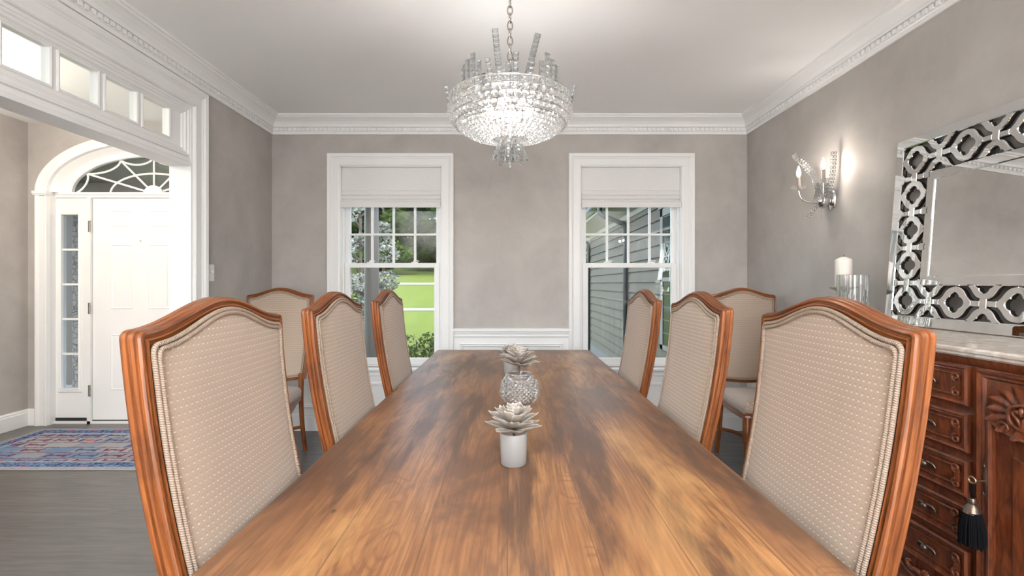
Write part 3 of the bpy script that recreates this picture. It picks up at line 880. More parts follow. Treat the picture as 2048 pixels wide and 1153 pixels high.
# ------------------------------------------------------------------ chairs
def lean(z):
    t = (z-.53)/.66
    return .66*(.30*t-.125*t*t) if t > 0 else .1*t*t
ZTOP, CAM = 1.186, .054
def hw(z): return .258 + .0195*max(0, min(1, (z-.53)/.65))
def topz(x, w=.2775, zt=ZTOP, amp=CAM):
    s = min(1, abs(x)/(w*.97)); return zt + amp*(.5+.5*math.cos(PI*s))**1.0
def outline(ins):
    """closed outline of the chair back inset by ins, counter-clockwise seen from the front (x right, z up)"""
    p = []
    zb = .553+ins
    W = .2775-ins
    nb = 14
    for k in range(nb+1):
        x = -hw(.53)+ins + (2*(hw(.53)-ins))*k/nb
        p.append((x, zb-.016*math.cos(PI*x/.5)))
    for k in range(1, 12):
        z = zb + (ZTOP-ins-.022-zb)*k/12
        p.append((hw(z)-ins, z))
    rc = .016
    zt = ZTOP-ins
    for k in range(5):
        a = R(90*k/4); p.append((W-rc+rc*math.cos(a), zt-rc+rc*math.sin(a)))
    nt = 30
    for k in range(1, nt):
        x = (W-rc)*(1-2*k/nt)
        p.append((x, topz(x, W)-ins))
    for k in range(5):
        a = R(90+90*k/4); p.append((-W+rc+rc*math.cos(a), zt-rc+rc*math.sin(a)))
    for k in range(11, 0, -1):
        z = zb + (ZTOP-ins-.022-zb)*k/12
        p.append((-(hw(z)-ins), z))
    return p
def bent(start, mb):
    for i in range(start, len(mb.v)): mb.v[i].y += lean(mb.v[i].z)

SEAT_N = 56
def seat_outline(k, scale=1.0, ins=0.0):
    """serpentine-front seat plan; k in 0..1 ccw"""
    wb, wf, d = .235-ins, .270-ins, .445
    # corner list with a bowed front
    a = k*4
    if a < 1:   # front: left->right (y negative)
        t = a; x = -wf+2*wf*t; y = -d+ins - .028*math.sin(PI*t) + .010*math.sin(PI*2*abs(t-.5)*2)*(1 if abs(t-.5) > .0 else 0)
    elif a < 2:
        t = a-1; x = wf+(wb-wf)*t; y = -d+ins+(d-.0-ins*2+.0)*t; x += .008*math.sin(PI*t)
    elif a < 3:
        t = a-2; x = wb-2*wb*t; y = -.0-ins
    else:
        t = a-3; x = -wb+(wb-wf)*t; y = -ins-(d-ins*2)*t; x -= .008*math.sin(PI*t)
    c = Vector((0, -.225))
    return c + (Vector((x, y))-c)*scale

def make_chair():
    t = thing('dining_chair', 'x', 'chair')
    W = M['chairwood']
    # back frame
    mb = MB()
    path = [Vector((x, 0, z)) for x, z in outline(0)]
    prof = [(.002, -.038), (0, -.035), (0, -.026), (.003, -.0245), (.003, -.021), (.001, -.019), (.001, -.012), (.004, -.0105), (.004, -.008), (.003, -.006), (.005, -.001), (.009, .001),
            (.013, -.001), (.0145, -.004), (.017, -.004), (.018, 0), (.021, .001), (.0245, -.002), (.036, -.004), (.036, -.038)]
    mb.sweep(path, (0,-1,0), prof, closed=True)
    bent(0, mb)
    # posts run on below the back rail to the seat
    fr = mb.build('back_frame', W, t, smooth=32)
    # cushion front
    ins = .036
    def cush(front, bul):
        def f(u, v):
            x0 = (u*2-1)
            W2 = .2775-ins
            zt = topz(x0*W2, W2)-ins
            zb = .553+ins-.016*math.cos(PI*x0*.4)
            z = zb+(zt-zb)*v
            x = x0*(hw(z)-ins)
            e = (1-abs(x0)**5)*(1-abs(v*2-1)**7)
            return (x, front - bul*e + lean(z), z)
        return f
    mb = MB()
    f = cush(-.003, .013)
    mb.grid(f, 26, 34, uvfn=lambda u, v: (f(u, v)[0]+.5, f(u, v)[2]))
    mb.build('back_cushion', M['fabric'], t, smooth=60)
    mb = MB()
    f2 = cush(.033, -.004)
    mb.grid(f2, 16, 20, uvfn=lambda u, v: (f2(u, v)[0]+.5, f2(u, v)[2])) 
    mb.build('back_panel', M['fabric'], t, smooth=60)
    for k, i_ in enumerate((.0285, .0375)):
        mb = MB(); mb.tube([Vector((x, -.003-.003*k, z)) for x, z in outline(i_)], .0050, 8, closed=True)
        bent(0, mb); mb.build('piping', M['piping'], t, smooth=60)
    # seat cushion
    mb = MB()
    layers = [(.436, .97), (.446, 1.0), (.462, 1.012), (.482, .995), (.502, .945), (.514, .85), (.523, .65), (.528, .35), (.529, .06)]
    pin = [[seat_outline(i/SEAT_N, s) for i in range(SEAT_N)] for z, s in layers]
    nl = len(layers)
    vs = []
    for li, (z, s) in enumerate(layers):
        for q in pin[li]: vs.append((q.x, q.y, z))
    fs, us = [], []
    for li in range(nl-1):
        for i in range(SEAT_N):
            j = (i+1) % SEAT_N
            ids = (li*SEAT_N+i, li*SEAT_N+j, (li+1)*SEAT_N+j, (li+1)*SEAT_N+i)
            fs.append(ids); us.append([(vs[q][0], vs[q][1]-(vs[q][2]-.529)*1.0) for q in ids])
    fs.append(tuple((nl-1)*SEAT_N+i for i in range(SEAT_N))); us.append([(vs[q][0], vs[q][1]) for q in fs[-1]])
    mb.add(vs, fs, us)
    seat = mb.build('seat', M['fabric'], t, smooth=60)
    mb = MB(); mb.tube([(*seat_outline(i/SEAT_N, 1.004), .440) for i in range(SEAT_N)], .005, 6, closed=True); mb.build('piping', M['piping'], seat, smooth=60)
    # carved seat rail with a scalloped lower edge
    mb = MB()
    def rail(u, v):
        q = seat_outline(u, 1.0); qi = seat_outline(u, .93)
        a = (u*4) % 1
        low = .385 + .018*math.cos(2*PI*a) - .020*max(0, 1-abs(a-.5)*6) if u < .75 else .385
        pts = [(q, .436), (q*1.0 + (q-Vector((0,-.225)))*.02, .428), (q, .418), (q + (q-Vector((0,-.225)))*.012, .405), (q, low+.006), (q*.995, low), (qi, low), (qi, .436)]
        p, z = pts[int(round(v*8)) % 8]
        return (p.x, p.y, z)
    mb.grid(rail, SEAT_N, 8, cu=True, cv=True, uvfn=lambda u, v: (u*2.0, v*.1))
    rl = mb.build('seat_rail', W, t, smooth=30)
    mb = MB()   # carved leaves along the front rail
    for s in (-1, 1):
        for k in range(5):
            x = s*(.03+.048*k); q = seat_outline((.5+x/.54)/4)
            mb.tube(spline([(x-.018*s, q.y-.006, .402), (x, q.y-.012, .415), (x+.016*s, q.y-.008, .425), (x+.020*s, q.y-.004, .412)], 4), lambda tt: .006*(1-.6*tt), 6)
    mb.sphere((0, seat_outline(.125).y-.008, .405), (.022, .012, .018), 12, 8)
    mb.build('carving', W, rl, smooth=60)
    # front cabriole legs
    for s in (-1, 1):
        mb = MB()
        mb.tube(spline([(s*.243, -.418, .43), (s*.252, -.432, .37), (s*.262, -.446, .30), (s*.252, -.432, .20), (s*.240, -.418, .10), (s*.243, -.424, .045), (s*.252, -.440, .018), (s*.254, -.444, .0)], 5),
                lambda tt: (.030 if tt < .15 else .030-.016*min(1, (tt-.15)/.55)) if tt < .8 else .015+.008*math.sin(PI*(tt-.8)/.2*.6), 10)
        mb.build('leg', W, t, smooth=60)
        mb = MB()   # back leg continues the post
        mb.tube(spline([(s*.226, .022, .60), (s*.226, .020, .50), (s*.226, .020, .38), (s*.227, .040, .20), (s*.230, .085, .0)], 5), lambda tt: .023-.006*tt, 8)
        mb.build('leg', W, t, smooth=60)
    # curved X stretcher
    mb = MB()
    for s in (-1, 1):
        mb.tube(spline([(s*.240, -.418, .15), (s*.16, -.33, .185), (s*.06, -.24, .15), (0, -.205, .145)], 6), .013, 8)
        mb.tube(spline([(s*.227, .045, .19), (s*.15, -.06, .195), (s*.06, -.16, .155), (0, -.205, .145)], 6), .013, 8)
    mb.sphere((0, -.205, .148), (.028, .028, .022), 12, 8)
    mb.build('stretcher', W, t, smooth=60)
    return t

chair = make_chair()
spots = [
    (-.547, 1.152, 90, 'upholstered dining chair nearest the camera on the foyer side of the table'),
    (-.547, 1.915, 90, 'upholstered dining chair in the middle of the row on the foyer side of the table'),
    (-.547, 2.735, 90, 'upholstered dining chair at the far end of the foyer-side row, before the lawn window'),
    (.6225, 1.165, -90, 'upholstered dining chair nearest the camera on the sideboard side of the table'),
    (.6225, 1.97, -90, 'upholstered dining chair in the middle of the row on the sideboard side of the table'),
    (.6225, 2.775, -90, 'upholstered dining chair at the far end of the sideboard-side row, before the clapboard window'),
    (-1.775, 3.655, 0, 'upholstered dining chair facing the room in the far corner next to the lawn window'),
    (1.768, 3.605, 0, 'upholstered dining chair facing the room in the far corner next to the clapboard window'),
]
for i, (x, y, a, lab) in enumerate(spots):
    c = chair if i == 0 else copy_tree(chair)
    c.location = (x, y, 0); c.rotation_euler = (0, 0, R(a)); c.scale = (1 if i < 6 else .925, 1, 1); c['label'] = lab
    c['group'] = 'dining chairs along the table' if i < 6 else 'dining chairs in the corners'

# ------------------------------------------------------------------ centrepieces
def make_succulent():
    t = thing('succulent', 'x', 'succulent')
    mb = MB(); rnd = random.Random(3)
    layers = [(7, .086, .036, 2, .000), (7, .082, .038, 14, .010), (7, .070, .036, 27, .020), (6, .057, .033, 41, .028), (6, .045, .028, 55, .034), (6, .033, .022, 66, .034), (5, .023, .016, 78, .037), (3, .015, .011, 84, .040)]
    ph = 0
    for n, L, w, el, z0 in layers:
        ph += PI/n*1.1
        for k in range(n):
            az = ph + 2*PI*k/n + rnd.uniform(-.09, .09); e = R(el+rnd.uniform(-5, 5)); LL = L*rnd.uniform(.9, 1.06)
            base = Matrix.Rotation(az, 4, 'Z')
            def f(u, v, top=1):
                s = u; wv = w*(math.sin(PI*min(1, .18+.62*s)))*(1 if s < .72 else max(.02, 1-((s-.72)/.28)**1.7))
                x = .006 + (LL-.006)*s
                y = wv*(v-.5)*1.05
                cup = .95*(y*y)/max(w, .001) + .26*s*s*LL*.75
                th = .0032*(1-abs(2*v-1)**2)*(1-s*.6) * top
                zz = cup + th
                xx = x*math.cos(e)-zz*math.sin(e); z2 = x*math.sin(e)+zz*math.cos(e)
                return base @ Vector((xx, y, z0+z2))
            mb.grid(lambda u, v: f(u, v, 1), 12, 8, uvfn=lambda u, v: (u, v)); mb.grid(lambda u, v: f(u, v, -1), 12, 8, uvfn=lambda u, v: (u, v))
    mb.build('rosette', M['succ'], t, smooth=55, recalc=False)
    mb = MB(); mb.tube([(0, 0, .006), (.003, 0, -.03), (-.004, .002, -.06)], .004, 6); mb.build('stem', M['stem'], t, smooth=50)
    return t
def make_pot():
    t = thing('glass_pot', 'x', 'pot')
    mb = MB()
    mb.lathe([(.0, .0), (.033, .0), (.036, .003), (.0385, .088), (.0370, .090), (.0350, .088), (.0325, .010), (.0, .008)], 40)
    mb.build('cup', M['frost'], t, smooth=50); return t
pot = make_pot(); pot.location = (.010, 1.388, TZ); pot['label'] = 'frosted white glass pot on the table in front, holding the nearest succulent'; pot['group'] = 'frosted pots on the table'
pot2 = copy_tree(pot); pot2.location = (.004, 2.72, TZ); pot2['label'] = 'frosted white glass pot on the table behind the round crystal vase'
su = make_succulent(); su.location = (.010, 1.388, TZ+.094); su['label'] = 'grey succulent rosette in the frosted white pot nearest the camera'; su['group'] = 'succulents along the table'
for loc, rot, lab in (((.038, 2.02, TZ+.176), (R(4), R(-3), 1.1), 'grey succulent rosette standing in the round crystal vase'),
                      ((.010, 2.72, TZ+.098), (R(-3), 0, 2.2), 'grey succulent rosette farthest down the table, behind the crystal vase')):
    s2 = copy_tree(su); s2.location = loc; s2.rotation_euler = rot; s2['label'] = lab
# round cut-crystal vase
vz = thing('crystal_vase', 'round diamond-cut crystal vase in the middle of the table', 'vase', (.038, 2.02, TZ))
mb = MB(); RV = .083; nd_, rows_ = 24, 13
def sp(b, a, r): return (.038+r*math.cos(b)*math.cos(a), 2.02+r*math.cos(b)*math.sin(a), TZ+.076+r*math.sin(b)*.98)
LB = [R(-46+78*j/(rows_-1)) for j in range(rows_)]
def lat(j, i, r): return sp(LB[j], 2*PI*(i+.5*(j % 2))/nd_, r)
for j in range(rows_-1):
    for i in range(nd_):
        if j < rows_-2:      # diamond with a raised point
            k = i if j % 2 == 0 else i+1
            q = [lat(j, i, RV-.0045), lat(j+1, k, RV-.0045), lat(j+2, i, RV-.0045), lat(j+1, k-1, RV-.0045)]
            c_ = sp(LB[j+1], 2*PI*(i+.5*(j % 2))/nd_, RV+.0005)
            mb.add(q+[c_], [(0,1,4), (1,2,4), (2,3,4), (3,0,4)])
for i in range(nd_):
    mb.add([lat(0, i, RV-.0045), lat(0, i+1, RV-.0045), lat(1, i, RV-.0045)], [(0,1,2)])
    a_ = rows_-1; o_ = 0 if a_ % 2 == 0 else 1
    mb.add([lat(a_, i, RV-.0045), lat(a_, i+1, RV-.0045), lat(a_-1, i if a_ % 2 == 0 else i+1, RV-.0045)], [(0,2,1)])
mb.lathe([(sp(LB[-1], 0, RV-.0045)[0]-.038, sp(LB[-1], 0, RV-.0045)[2]-TZ), (RV*math.cos(R(50)), .076+RV*.98*math.sin(R(50)))], 48, (.038, 2.02, TZ), cap=False)
mb.lathe([(RV*math.cos(R(-62)), .076+RV*.98*math.sin(R(-62))), (sp(LB[0], 0, RV-.0045)[0]-.038, sp(LB[0], 0, RV-.0045)[2]-TZ)], 48, (.038, 2.02, TZ), cap=False)
prof = [(RV*math.cos(R(50)), .076+RV*.98*math.sin(R(50))), (.052, .1435), (.048, .143), (.047, .138), (.06, .125), (.070, .10), (.074, .076), (.068, .05), (.05, .025), (.03, .016), (0, .014)]
mb.lathe(prof, 60, (.038, 2.02, TZ), cap=False)
mb.lathe([(RV*math.cos(R(-62)), .076+RV*.98*math.sin(R(-62))), (.041, .0015), (.036, .0), (0, .0)], 60, (.038, 2.02, TZ), cap=False)
mb.build('bowl', M['vase'], vz, smooth=8)

# ------------------------------------------------------------------ chandelier
CX, CY = 0.0, 2.30
ch = thing('chandelier', 'crystal basket chandelier hanging on a chain over the table', 'chandelier', (CX, CY, ZC))
mb = MB(); mb.lathe([(0, ZC), (.065, ZC), (.062, ZC-.012), (.03, ZC-.028), (.012, ZC-.034), (0, ZC-.034)], 32, (CX, CY, 0)); mb.build('canopy', M['chrome'], ch, smooth=40)
mb = MB(); z = ZC-.032; k = 0
while z > 2.30:
    pts = []
    for q in range(14):
        a = 2*PI*q/14; w = .0115*math.cos(a); h = .0225*math.sin(a)
        pts.append((CX+(w if k % 2 else w*.25), CY+(0 if k % 2 else w), z-.021+h))
    mb.tube(pts, .0034, 6, closed=True); z -= .036; k += 1
zc_end = z
mb.build('chain', M['nickel'], ch, smooth=60)
mb = MB(); mb.lathe([(0, zc_end+.012), (.006, zc_end+.01), (.010, zc_end-.01), (.007, zc_end-.03), (.007, 1.928), (.014, 1.913), (.018, 1.898), (.010, 1.883), (0, 1.88)], 16, (CX, CY, 0))
for k in range(6):
    a = 2*PI*k/6+.3; mb.tube([(CX, CY, 2.125), (CX+.14*math.cos(a), CY+.14*math.sin(a), 2.118), (CX+.279*math.cos(a), CY+.279*math.sin(a), 2.128)], .004, 6)
mb.build('center_rod', M['nickel'], ch, smooth=50)
mb = MB()
for rr, zz in ((.281, 2.140), (.2815, 2.104), (.283, 2.071), (.274, 2.043), (.254, 2.014)):
    mb.tube([(CX+rr*math.cos(2*PI*q/64), CY+rr*math.sin(2*PI*q/64), zz) for q in range(64)], .0022, 5, closed=True)
mb.build('rim', M['nickel'], ch, smooth=60)
prof = spline([(.284, 2.122, 0), (.284, 2.087, 0), (.278, 2.056, 0), (.263, 2.026, 0), (.236, 2.001, 0), (.202, 1.982, 0), (.163, 1.966, 0), (.123, 1.953, 0), (.080, 1.945, 0)], 10)
arc = [0]
for i in range(1, len(prof)): arc.append(arc[-1]+(prof[i]-prof[i-1]).length)
def at(s):
    for i in range(1, len(prof)):
        if arc[i] >= s:
            t = (s-arc[i-1])/(arc[i]-arc[i-1]); return prof[i-1].lerp(prof[i], t)
    return prof[-1]
# top band of flat crystal tablets
mb = MB()
for q in range(46):
    a = 2*PI*q/46; Mx = Matrix.Translation((CX+.281*math.cos(a), CY+.281*math.sin(a), 2.122)) @ Matrix.Rotation(a, 4, 'Z')
    mb.mbox(Mx, .007, .034, .030)
    mb.sphere((0,0,0), (.006, .013, .011), 4, 2, Mx)
mb.build('tablet_ring', M['crystal'], ch, smooth=None)
mb = MB()
for q in range(44):
    a = 2*PI*(q+.5)/44; Mx = Matrix.Translation((CX+.283*math.cos(a), CY+.283*math.sin(a), 2.088)) @ Matrix.Rotation(a, 4, 'Z') @ Matrix.Rotation(R(28), 4, 'X')
    mb.sphere((0,0,0), (.010, .023, .0135), 6, 4, Mx)
mb.build('twist_ring', M['bead'], ch, smooth=None)
s_ = .064; nring = 0
while s_ < arc[-1]:
    p = at(s_); big = max(0, 1-(s_-.064)/.26)
    br = .0062+.0085*big
    n = max(10, int(2*PI*p.x/(br*2.12)))
    mb = MB(); ofs = (nring % 2)*.5
    for q in range(n):
        a = 2*PI*(q+ofs)/n
        Mx = Matrix.Translation((CX+p.x*math.cos(a), CY+p.x*math.sin(a), p.y)) @ Matrix.Rotation(a, 4, 'Z') @ Matrix.Rotation(random.uniform(-.2, .2), 4, 'X')
        mb.sphere((0,0,0), (br*.95, br*1.06, br*1.0), 6, 4, Mx)
    mb.build('bead_ring', M['bead'], ch, smooth=None)
    s_ += br*1.92; nring += 1
def crystal_bar(mb, base, d, L, w=.015, th=.006, face=(0,-1,0)):
    d = Vector(d).normalized(); f = Vector(face); f = (f-d*f.dot(d)).normalized(); x = d.cross(f)
    B = Matrix(((x.x, f.x, d.x, base[0]), (x.y, f.y, d.y, base[1]), (x.z, f.z, d.z, base[2]), (0,0,0,1)))
    mb.mbox(B @ Matrix.Translation((0, 0, L/2)), w, th, L)
    n = max(2, int(L/.021))
    for k in range(n):
        z0 = L*(k+.5)/n
        for sgn in (-1, 1):
            hgt = .0045
            vs = [(-w*.48, sgn*th/2, z0-L/n*.48), (w*.48, sgn*th/2, z0-L/n*.48), (w*.48, sgn*th/2, z0+L/n*.48), (-w*.48, sgn*th/2, z0+L/n*.48),
                  (-w*.2, sgn*(th/2+hgt), z0-L/n*.2), (w*.2, sgn*(th/2+hgt), z0-L/n*.2), (w*.2, sgn*(th/2+hgt), z0+L/n*.2), (-w*.2, sgn*(th/2+hgt), z0+L/n*.2)]
            mb.add([B @ Vector(v) for v in vs], [(4,5,6,7), (0,1,5,4), (1,2,6,5), (2,3,7,6), (3,0,4,7), (3,2,1,0)])
def bar(name, *a, **k):
    mb = MB(); crystal_bar(mb, *a, **k); return mb.build(name, M['crystal'], ch, smooth=None)
# crown of tall bars round the rod: (angle, radius, base z, tilt out, length)
for dx, L, tx, yy, w in ((-.040, .300, -.10, -.03, .030), (.058, .285, .26, -.03, .030), (-.095, .215, -.50, .03, .020), (.098, .185, .52, .05, .018), (-.072, .155, -.22, -.06, .026),
                      (.022, .18, .03, -.06, .028), (.078, .135, .18, -.06, .026), (-.022, .16, -.04, .07, .026), (.048, .15, .10, .08, .026), (-.105, .11, -.20, .0, .022), (.110, .095, .22, .02, .022), (-.008, .115, .0, -.09, .026)):
    bar('crystal_bar', (CX+dx, CY+yy, 2.150), (tx, yy*.9, 1), L, w=w)
# stepped groups standing on the rim
for a0 in (-52, -128, 52, 128):
    for da, L in ((-8.4, .066), (-2.8, .104), (2.8, .086), (8.4, .070)):
        if a0 in (-128, 52): da = -da
        a = R(a0+da*1.05)
        v = Vector((math.cos(a), math.sin(a), 0))
        bar('crystal_bar', (CX+v.x*.272, CY+v.y*.272, 2.142), (v.x*.05, v.y*.05, 1), L, w=.027, face=v)
for a0 in (0, 180):
    for da, L in ((-2.2, .055), (2.2, .045)):
        a = R(a0+da); v = Vector((math.cos(a), math.sin(a), 0))
        bar('crystal_bar', (CX+v.x*.284, CY+v.y*.284, 2.118), (v.x*.22, v.y*.22, 1), L+.03, w=.014, face=(0,-1,0))
# fringe of drops below
for k in range(10):
    a = 2*PI*k/10+.2; v = Vector((math.cos(a), math.sin(a), 0))
    bar('crystal_drop', (CX+v.x*.045, CY+v.y*.045, 1.940), (v.x*.42, v.y*.42, -1), .085 + .02*(k % 2), w=.024, face=v)
for k in range(6):
    a = 2*PI*k/6; v = Vector((math.cos(a), math.sin(a), 0))
    bar('crystal_drop', (CX+v.x*.02, CY+v.y*.02, 1.900), (v.x*.08, v.y*.08, -1), .055, w=.012, face=v)
mb = MB(); mb.lathe([(0, 1.893), (.005, 1.89), (.006, 1.832), (.008, 1.822), (.006, 1.814), (0, 1.812)], 10, (CX, CY, 0)); mb.build('finial', M['crystal'], ch, smooth=None)
mb = MB(); mb.tube([(CX+.095*math.cos(2*PI*q/32), CY+.095*math.sin(2*PI*q/32), 2.02) for q in range(32)], .004, 6, closed=True)
for k in range(3): mb.tube([(CX, CY, 2.02), (CX+.095*math.cos(2*PI*k/3), CY+.095*math.sin(2*PI*k/3), 2.02)], .004, 6)
mb.build('lamp_ring', M['nickel'], ch, smooth=60)
for k in range(6):
    a = 2*PI*k/6+.1; x, y = CX+.095*math.cos(a), CY+.095*math.sin(a)
    mb = MB(); mb.sphere((x, y, 2.085), (.017, .017, .024), 12, 8); mb.build('bulb', M['bulb'], ch, smooth=60)
    mb = MB(); mb.lathe([(.004, 2.020), (.004, 2.05), (.011, 2.055), (.011, 2.066)], 10, (x, y, 0)); mb.build('socket', M['nickel'], ch, smooth=40)

# ------------------------------------------------------------------ wall sconce
SY = 3.12
sc = thing('wall_sconce', 'lit crystal candle sconce with two candle arms on the grey wall', 'sconce', (XR, SY, 1.80))
mb = MB(); mb.lathe([(0, 0), (.036, 0), (.034, .008), (.022, .016), (.012, .022), (0, .024)], 24, (0,0,0), Matrix.Translation((XR, SY, 1.81)) @ Matrix.Rotation(R(-90), 4, 'Y') @ Matrix.Diagonal((1.9, 1, 1, 1)))
mb.build('backplate', M['chrome'], sc, smooth=45)
mb = MB(); cxs = XR-.062
mb.lathe([(0, -.060), (.012, -.058), (.030, -.048), (.042, -.030), (.045, -.012), (.041, .0)], 24, (cxs, SY, 1.81)); mb.build('bowl', M['chrome'], sc, smooth=45)
mb = MB()
for r in range(5):
    rr = .043-.004*r; zz = 1.816+.021*r
    for q in range(14):
        a = 2*PI*(q+.5*(r % 2))/14; mb.sphere((cxs+rr*math.cos(a), SY+rr*math.sin(a), zz), .0105, 6, 4)
mb.build('bead_basket', M['crystal'], sc, smooth=None)
def spray(pts, r0, r1, name='crystal_spray', n=17):
    c = spline(pts, 8); L = [0]
    for i in range(1, len(c)): L.append(L[-1]+(c[i]-c[i-1]).length)
    m = MB()
    for k in range(n):
        s = L[-1]*k/(n-1); i = max(1, next((j for j in range(len(L)) if L[j] >= s-1e-9), len(L)-1))
        p = c[i-1].lerp(c[i], (s-L[i-1])/max(1e-9, L[i]-L[i-1])); r = r0+(r1-r0)*k/(n-1)
        d = (c[i]-c[i-1]).normalized(); w = d.cross(Vector((0,-1,0))).normalized()
        for sg in (-1, 1): m.sphere(p+w*(sg*r*.9), (r, r, r*1.05), 6, 4)
    m.build(name, M['crystal'], sc, smooth=None)
spray([(cxs-.02, SY, 1.83), (cxs-.045, SY, 1.92), (cxs-.10, SY+.01, 2.02), (cxs-.165, SY+.02, 2.09)], .0095, .0115)
spray([(cxs+.012, SY-.05, 1.86), (cxs+.015, SY-.075, 1.96), (cxs+.015, SY-.085, 2.08)], .0105, .0105, n=11)
spray([(cxs-.02, SY, 1.80), (cxs-.05, SY+.005, 1.75), (cxs-.09, SY+.01, 1.69)], .010, .009, n=8)
spray([(cxs+.015, SY+.05, 1.86), (cxs+.012, SY+.085, 1.95), (cxs+.005, SY+.12, 2.03)], .009, .009, n=10)
mb = MB(); mb.lathe([(0, -.14), (.006, -.138), (.008, -.10), (.007, -.06), (0, -.058)], 10, (cxs, SY, 1.81)); mb.build('crystal_drop', M['clear'], sc, smooth=None)
for (ax, ay, bz) in ((1.853, 3.145, 1.880), (1.938, 3.030, 1.905)):
    mb = MB(); mb.tube(spline([(cxs, SY, 1.795), (cxs+(ax-cxs)*.5, SY+(ay-SY)*.5, 1.79), (cxs+(ax-cxs)*.88, SY+(ay-SY)*.88, 1.815), (ax, ay, bz-.012)], 6), .0055, 8)
    arm = mb.build('arm', M['chrome'], sc, smooth=60)
    mb = MB(); mb.lathe([(0, bz-.012), (.012, bz-.010), (.045, bz+.006), (.047, bz+.010), (.020, bz+.002), (0, bz)], 16, (ax, ay, 0)); mb.build('bobeche', M['clear'], arm, smooth=None)
    mb = MB(); mb.lathe([(.011, bz), (.011, bz+.072), (.004, bz+.074)], 14, (ax, ay, 0)); mb.build('candle_sleeve', M['candle'], arm, smooth=40)
    mb = MB(); mb.lathe([(.005, bz+.074), (.012, bz+.090), (.013, bz+.102), (.008, bz+.125), (.002, bz+.145), (0, bz+.147)], 14, (ax, ay, 0)); mb.build('bulb', M['candlebulb'], arm, smooth=60)

# ------------------------------------------------------------------ sideboard
SX, SZ = 1.48, 1.062   # marble front edge and top
S0, S1 = .72, 2.80
sb = thing('sideboard', 'carved mahogany sideboard with a cream marble top against the wall', 'sideboard', ((SX+XR)/2, (S0+S1)/2, 0))
FX = SX+.03            # cabinet front face
mb = MB()
prof = [(.03, 1.030), (.012, 1.030), (.006, 1.036), (.010, 1.042), (.0, 1.048), (.0, 1.056), (.006, SZ), (.03, SZ)]
pth = [(SX, S0), (SX, S1), (XR-.035, S1), (XR-.035, S0)]
mb.box(SX+.0299, XR-.0659, S0+.0299, S1-.0299, 1.030, SZ)
mb.sweep([Vector((SX, S0, 0)), Vector((XR-.036, S0, 0)), Vector((XR-.036, S1, 0)), Vector((SX, S1, 0))], (0,0,1), prof, closed=True)
mb.build('marble_top', M['marble'], sb, smooth=30)
mb = MB(); mb.box(FX, XR-.04, S0+.03, S1-.03, .12, 1.030)
mb.sweep([Vector((FX, S0+.03, 0)), Vector((XR-.04, S0+.03, 0)), Vector((XR-.04, S1-.03, 0)), Vector((FX, S1-.03, 0))], (0,0,1), [(0, .12), (-.022, .12), (-.022, .15), (-.014, .16), (-.010, .19), (0, .20)], closed=True)
mb.sweep([Vector((FX, S0+.03, 0)), Vector((XR-.04, S0+.03, 0)), Vector((XR-.04, S1-.03, 0)), Vector((FX, S1-.03, 0))], (0,0,1), [(0, 1.0), (-.004, 1.004), (-.012, 1.022), (-.012, 1.030), (0, 1.030)], closed=True)
body = mb.build('body', M['mahogany'], sb, smooth=30)
for yy in (S0+.09, S1-.09):
    for xx in (FX+.05, XR-.10):
        mb = MB(); mb.tube(spline([(xx, yy, .125), (xx-.015, yy, .09), (xx+.004, yy, .04), (xx-.012, yy, .0)], 5), lambda t: .045-.020*t, 10); mb.build('foot', M['mahogany'], sb, smooth=60)
def spiral(c, r0, turns, sgn, nrm_x=-1, start=0.0, n=22):
    out = []
    for k in range(n+1):
        t = k/n; a = start + sgn*2*PI*turns*t; r = r0*(1-.82*t)
        out.append((c[0], c[1]+r*math.cos(a), c[2]+r*math.sin(a)))
    return out
def drawer(y0, y1, z0, z1):
    m = MB(); x = FX
    m.box(x-.012, x+.004, y0, y1, z0, z1)
    m.sweep([(x-.012, y0, z0), (x-.012, y0, z1), (x-.012, y1, z1), (x-.012, y1, z0)], (-1,0,0), [(0, 0), (0, .004), (.006, .010), (.012, .006), (.016, .007), (.020, .001), (.020, 0)], closed=True)
    # inner lozenge bead with curled ends
    a, b, c, d = y0+.034, y1-.034, z0+.030, z1-.030
    path = []
    for cy, cz, s0 in ((b-.02, d-.02, 0), (a+.02, d-.02, 90), (a+.02, c+.02, 180), (b-.02, c+.02, 270)):
        for k in range(6): t_ = R(s0+18*k); path.append((x-.013, cy+.02*math.cos(t_), cz+.02*math.sin(t_)))
    m.tube(path, .0045, 8, closed=True)
    o = m.build('drawer', M['mahogany'], sb, smooth=35)
    zm = (z0+z1)/2
    for yy, s in ((y0+.036, 1), (y1-.036, -1)):
        m = MB()
        for sg in (1, -1):
            m.tube(spiral((x-.018, yy+s*.004, zm+sg*.026), .015, 1.35, sg*s, start=(PI*1.5 if sg > 0 else PI*.5)), lambda t: .0052-.002*t, 8)
        m.mbox(Matrix.Translation((x-.016, yy, zm)), .010, .018, .026)
        m.build('scroll_carving', M['mahogany'], o, smooth=60)
    m = MB(); yc = (y0+y1)/2
    for s in (-1, 1):
        m.tube(spline([(x-.014, yc, zm-.006), (x-.026, yc+s*.012, zm+.008), (x-.022, yc+s*.028, zm+.006), (x-.018, yc+s*.036, zm-.006), (x-.018, yc+s*.028, zm-.012)], 5), lambda t: .006-.003*t, 8)
    m.sphere((x-.026, yc, zm), (.012, .012, .010), 10, 8); m.lathe([(.006, 0), (.006, .018)], 8, (0,0,0), Matrix.Translation((x-.012, yc, zm)) @ Matrix.Rotation(R(-90), 4, 'Y'))
    m.build('pull', M['bronze'], o, smooth=60)
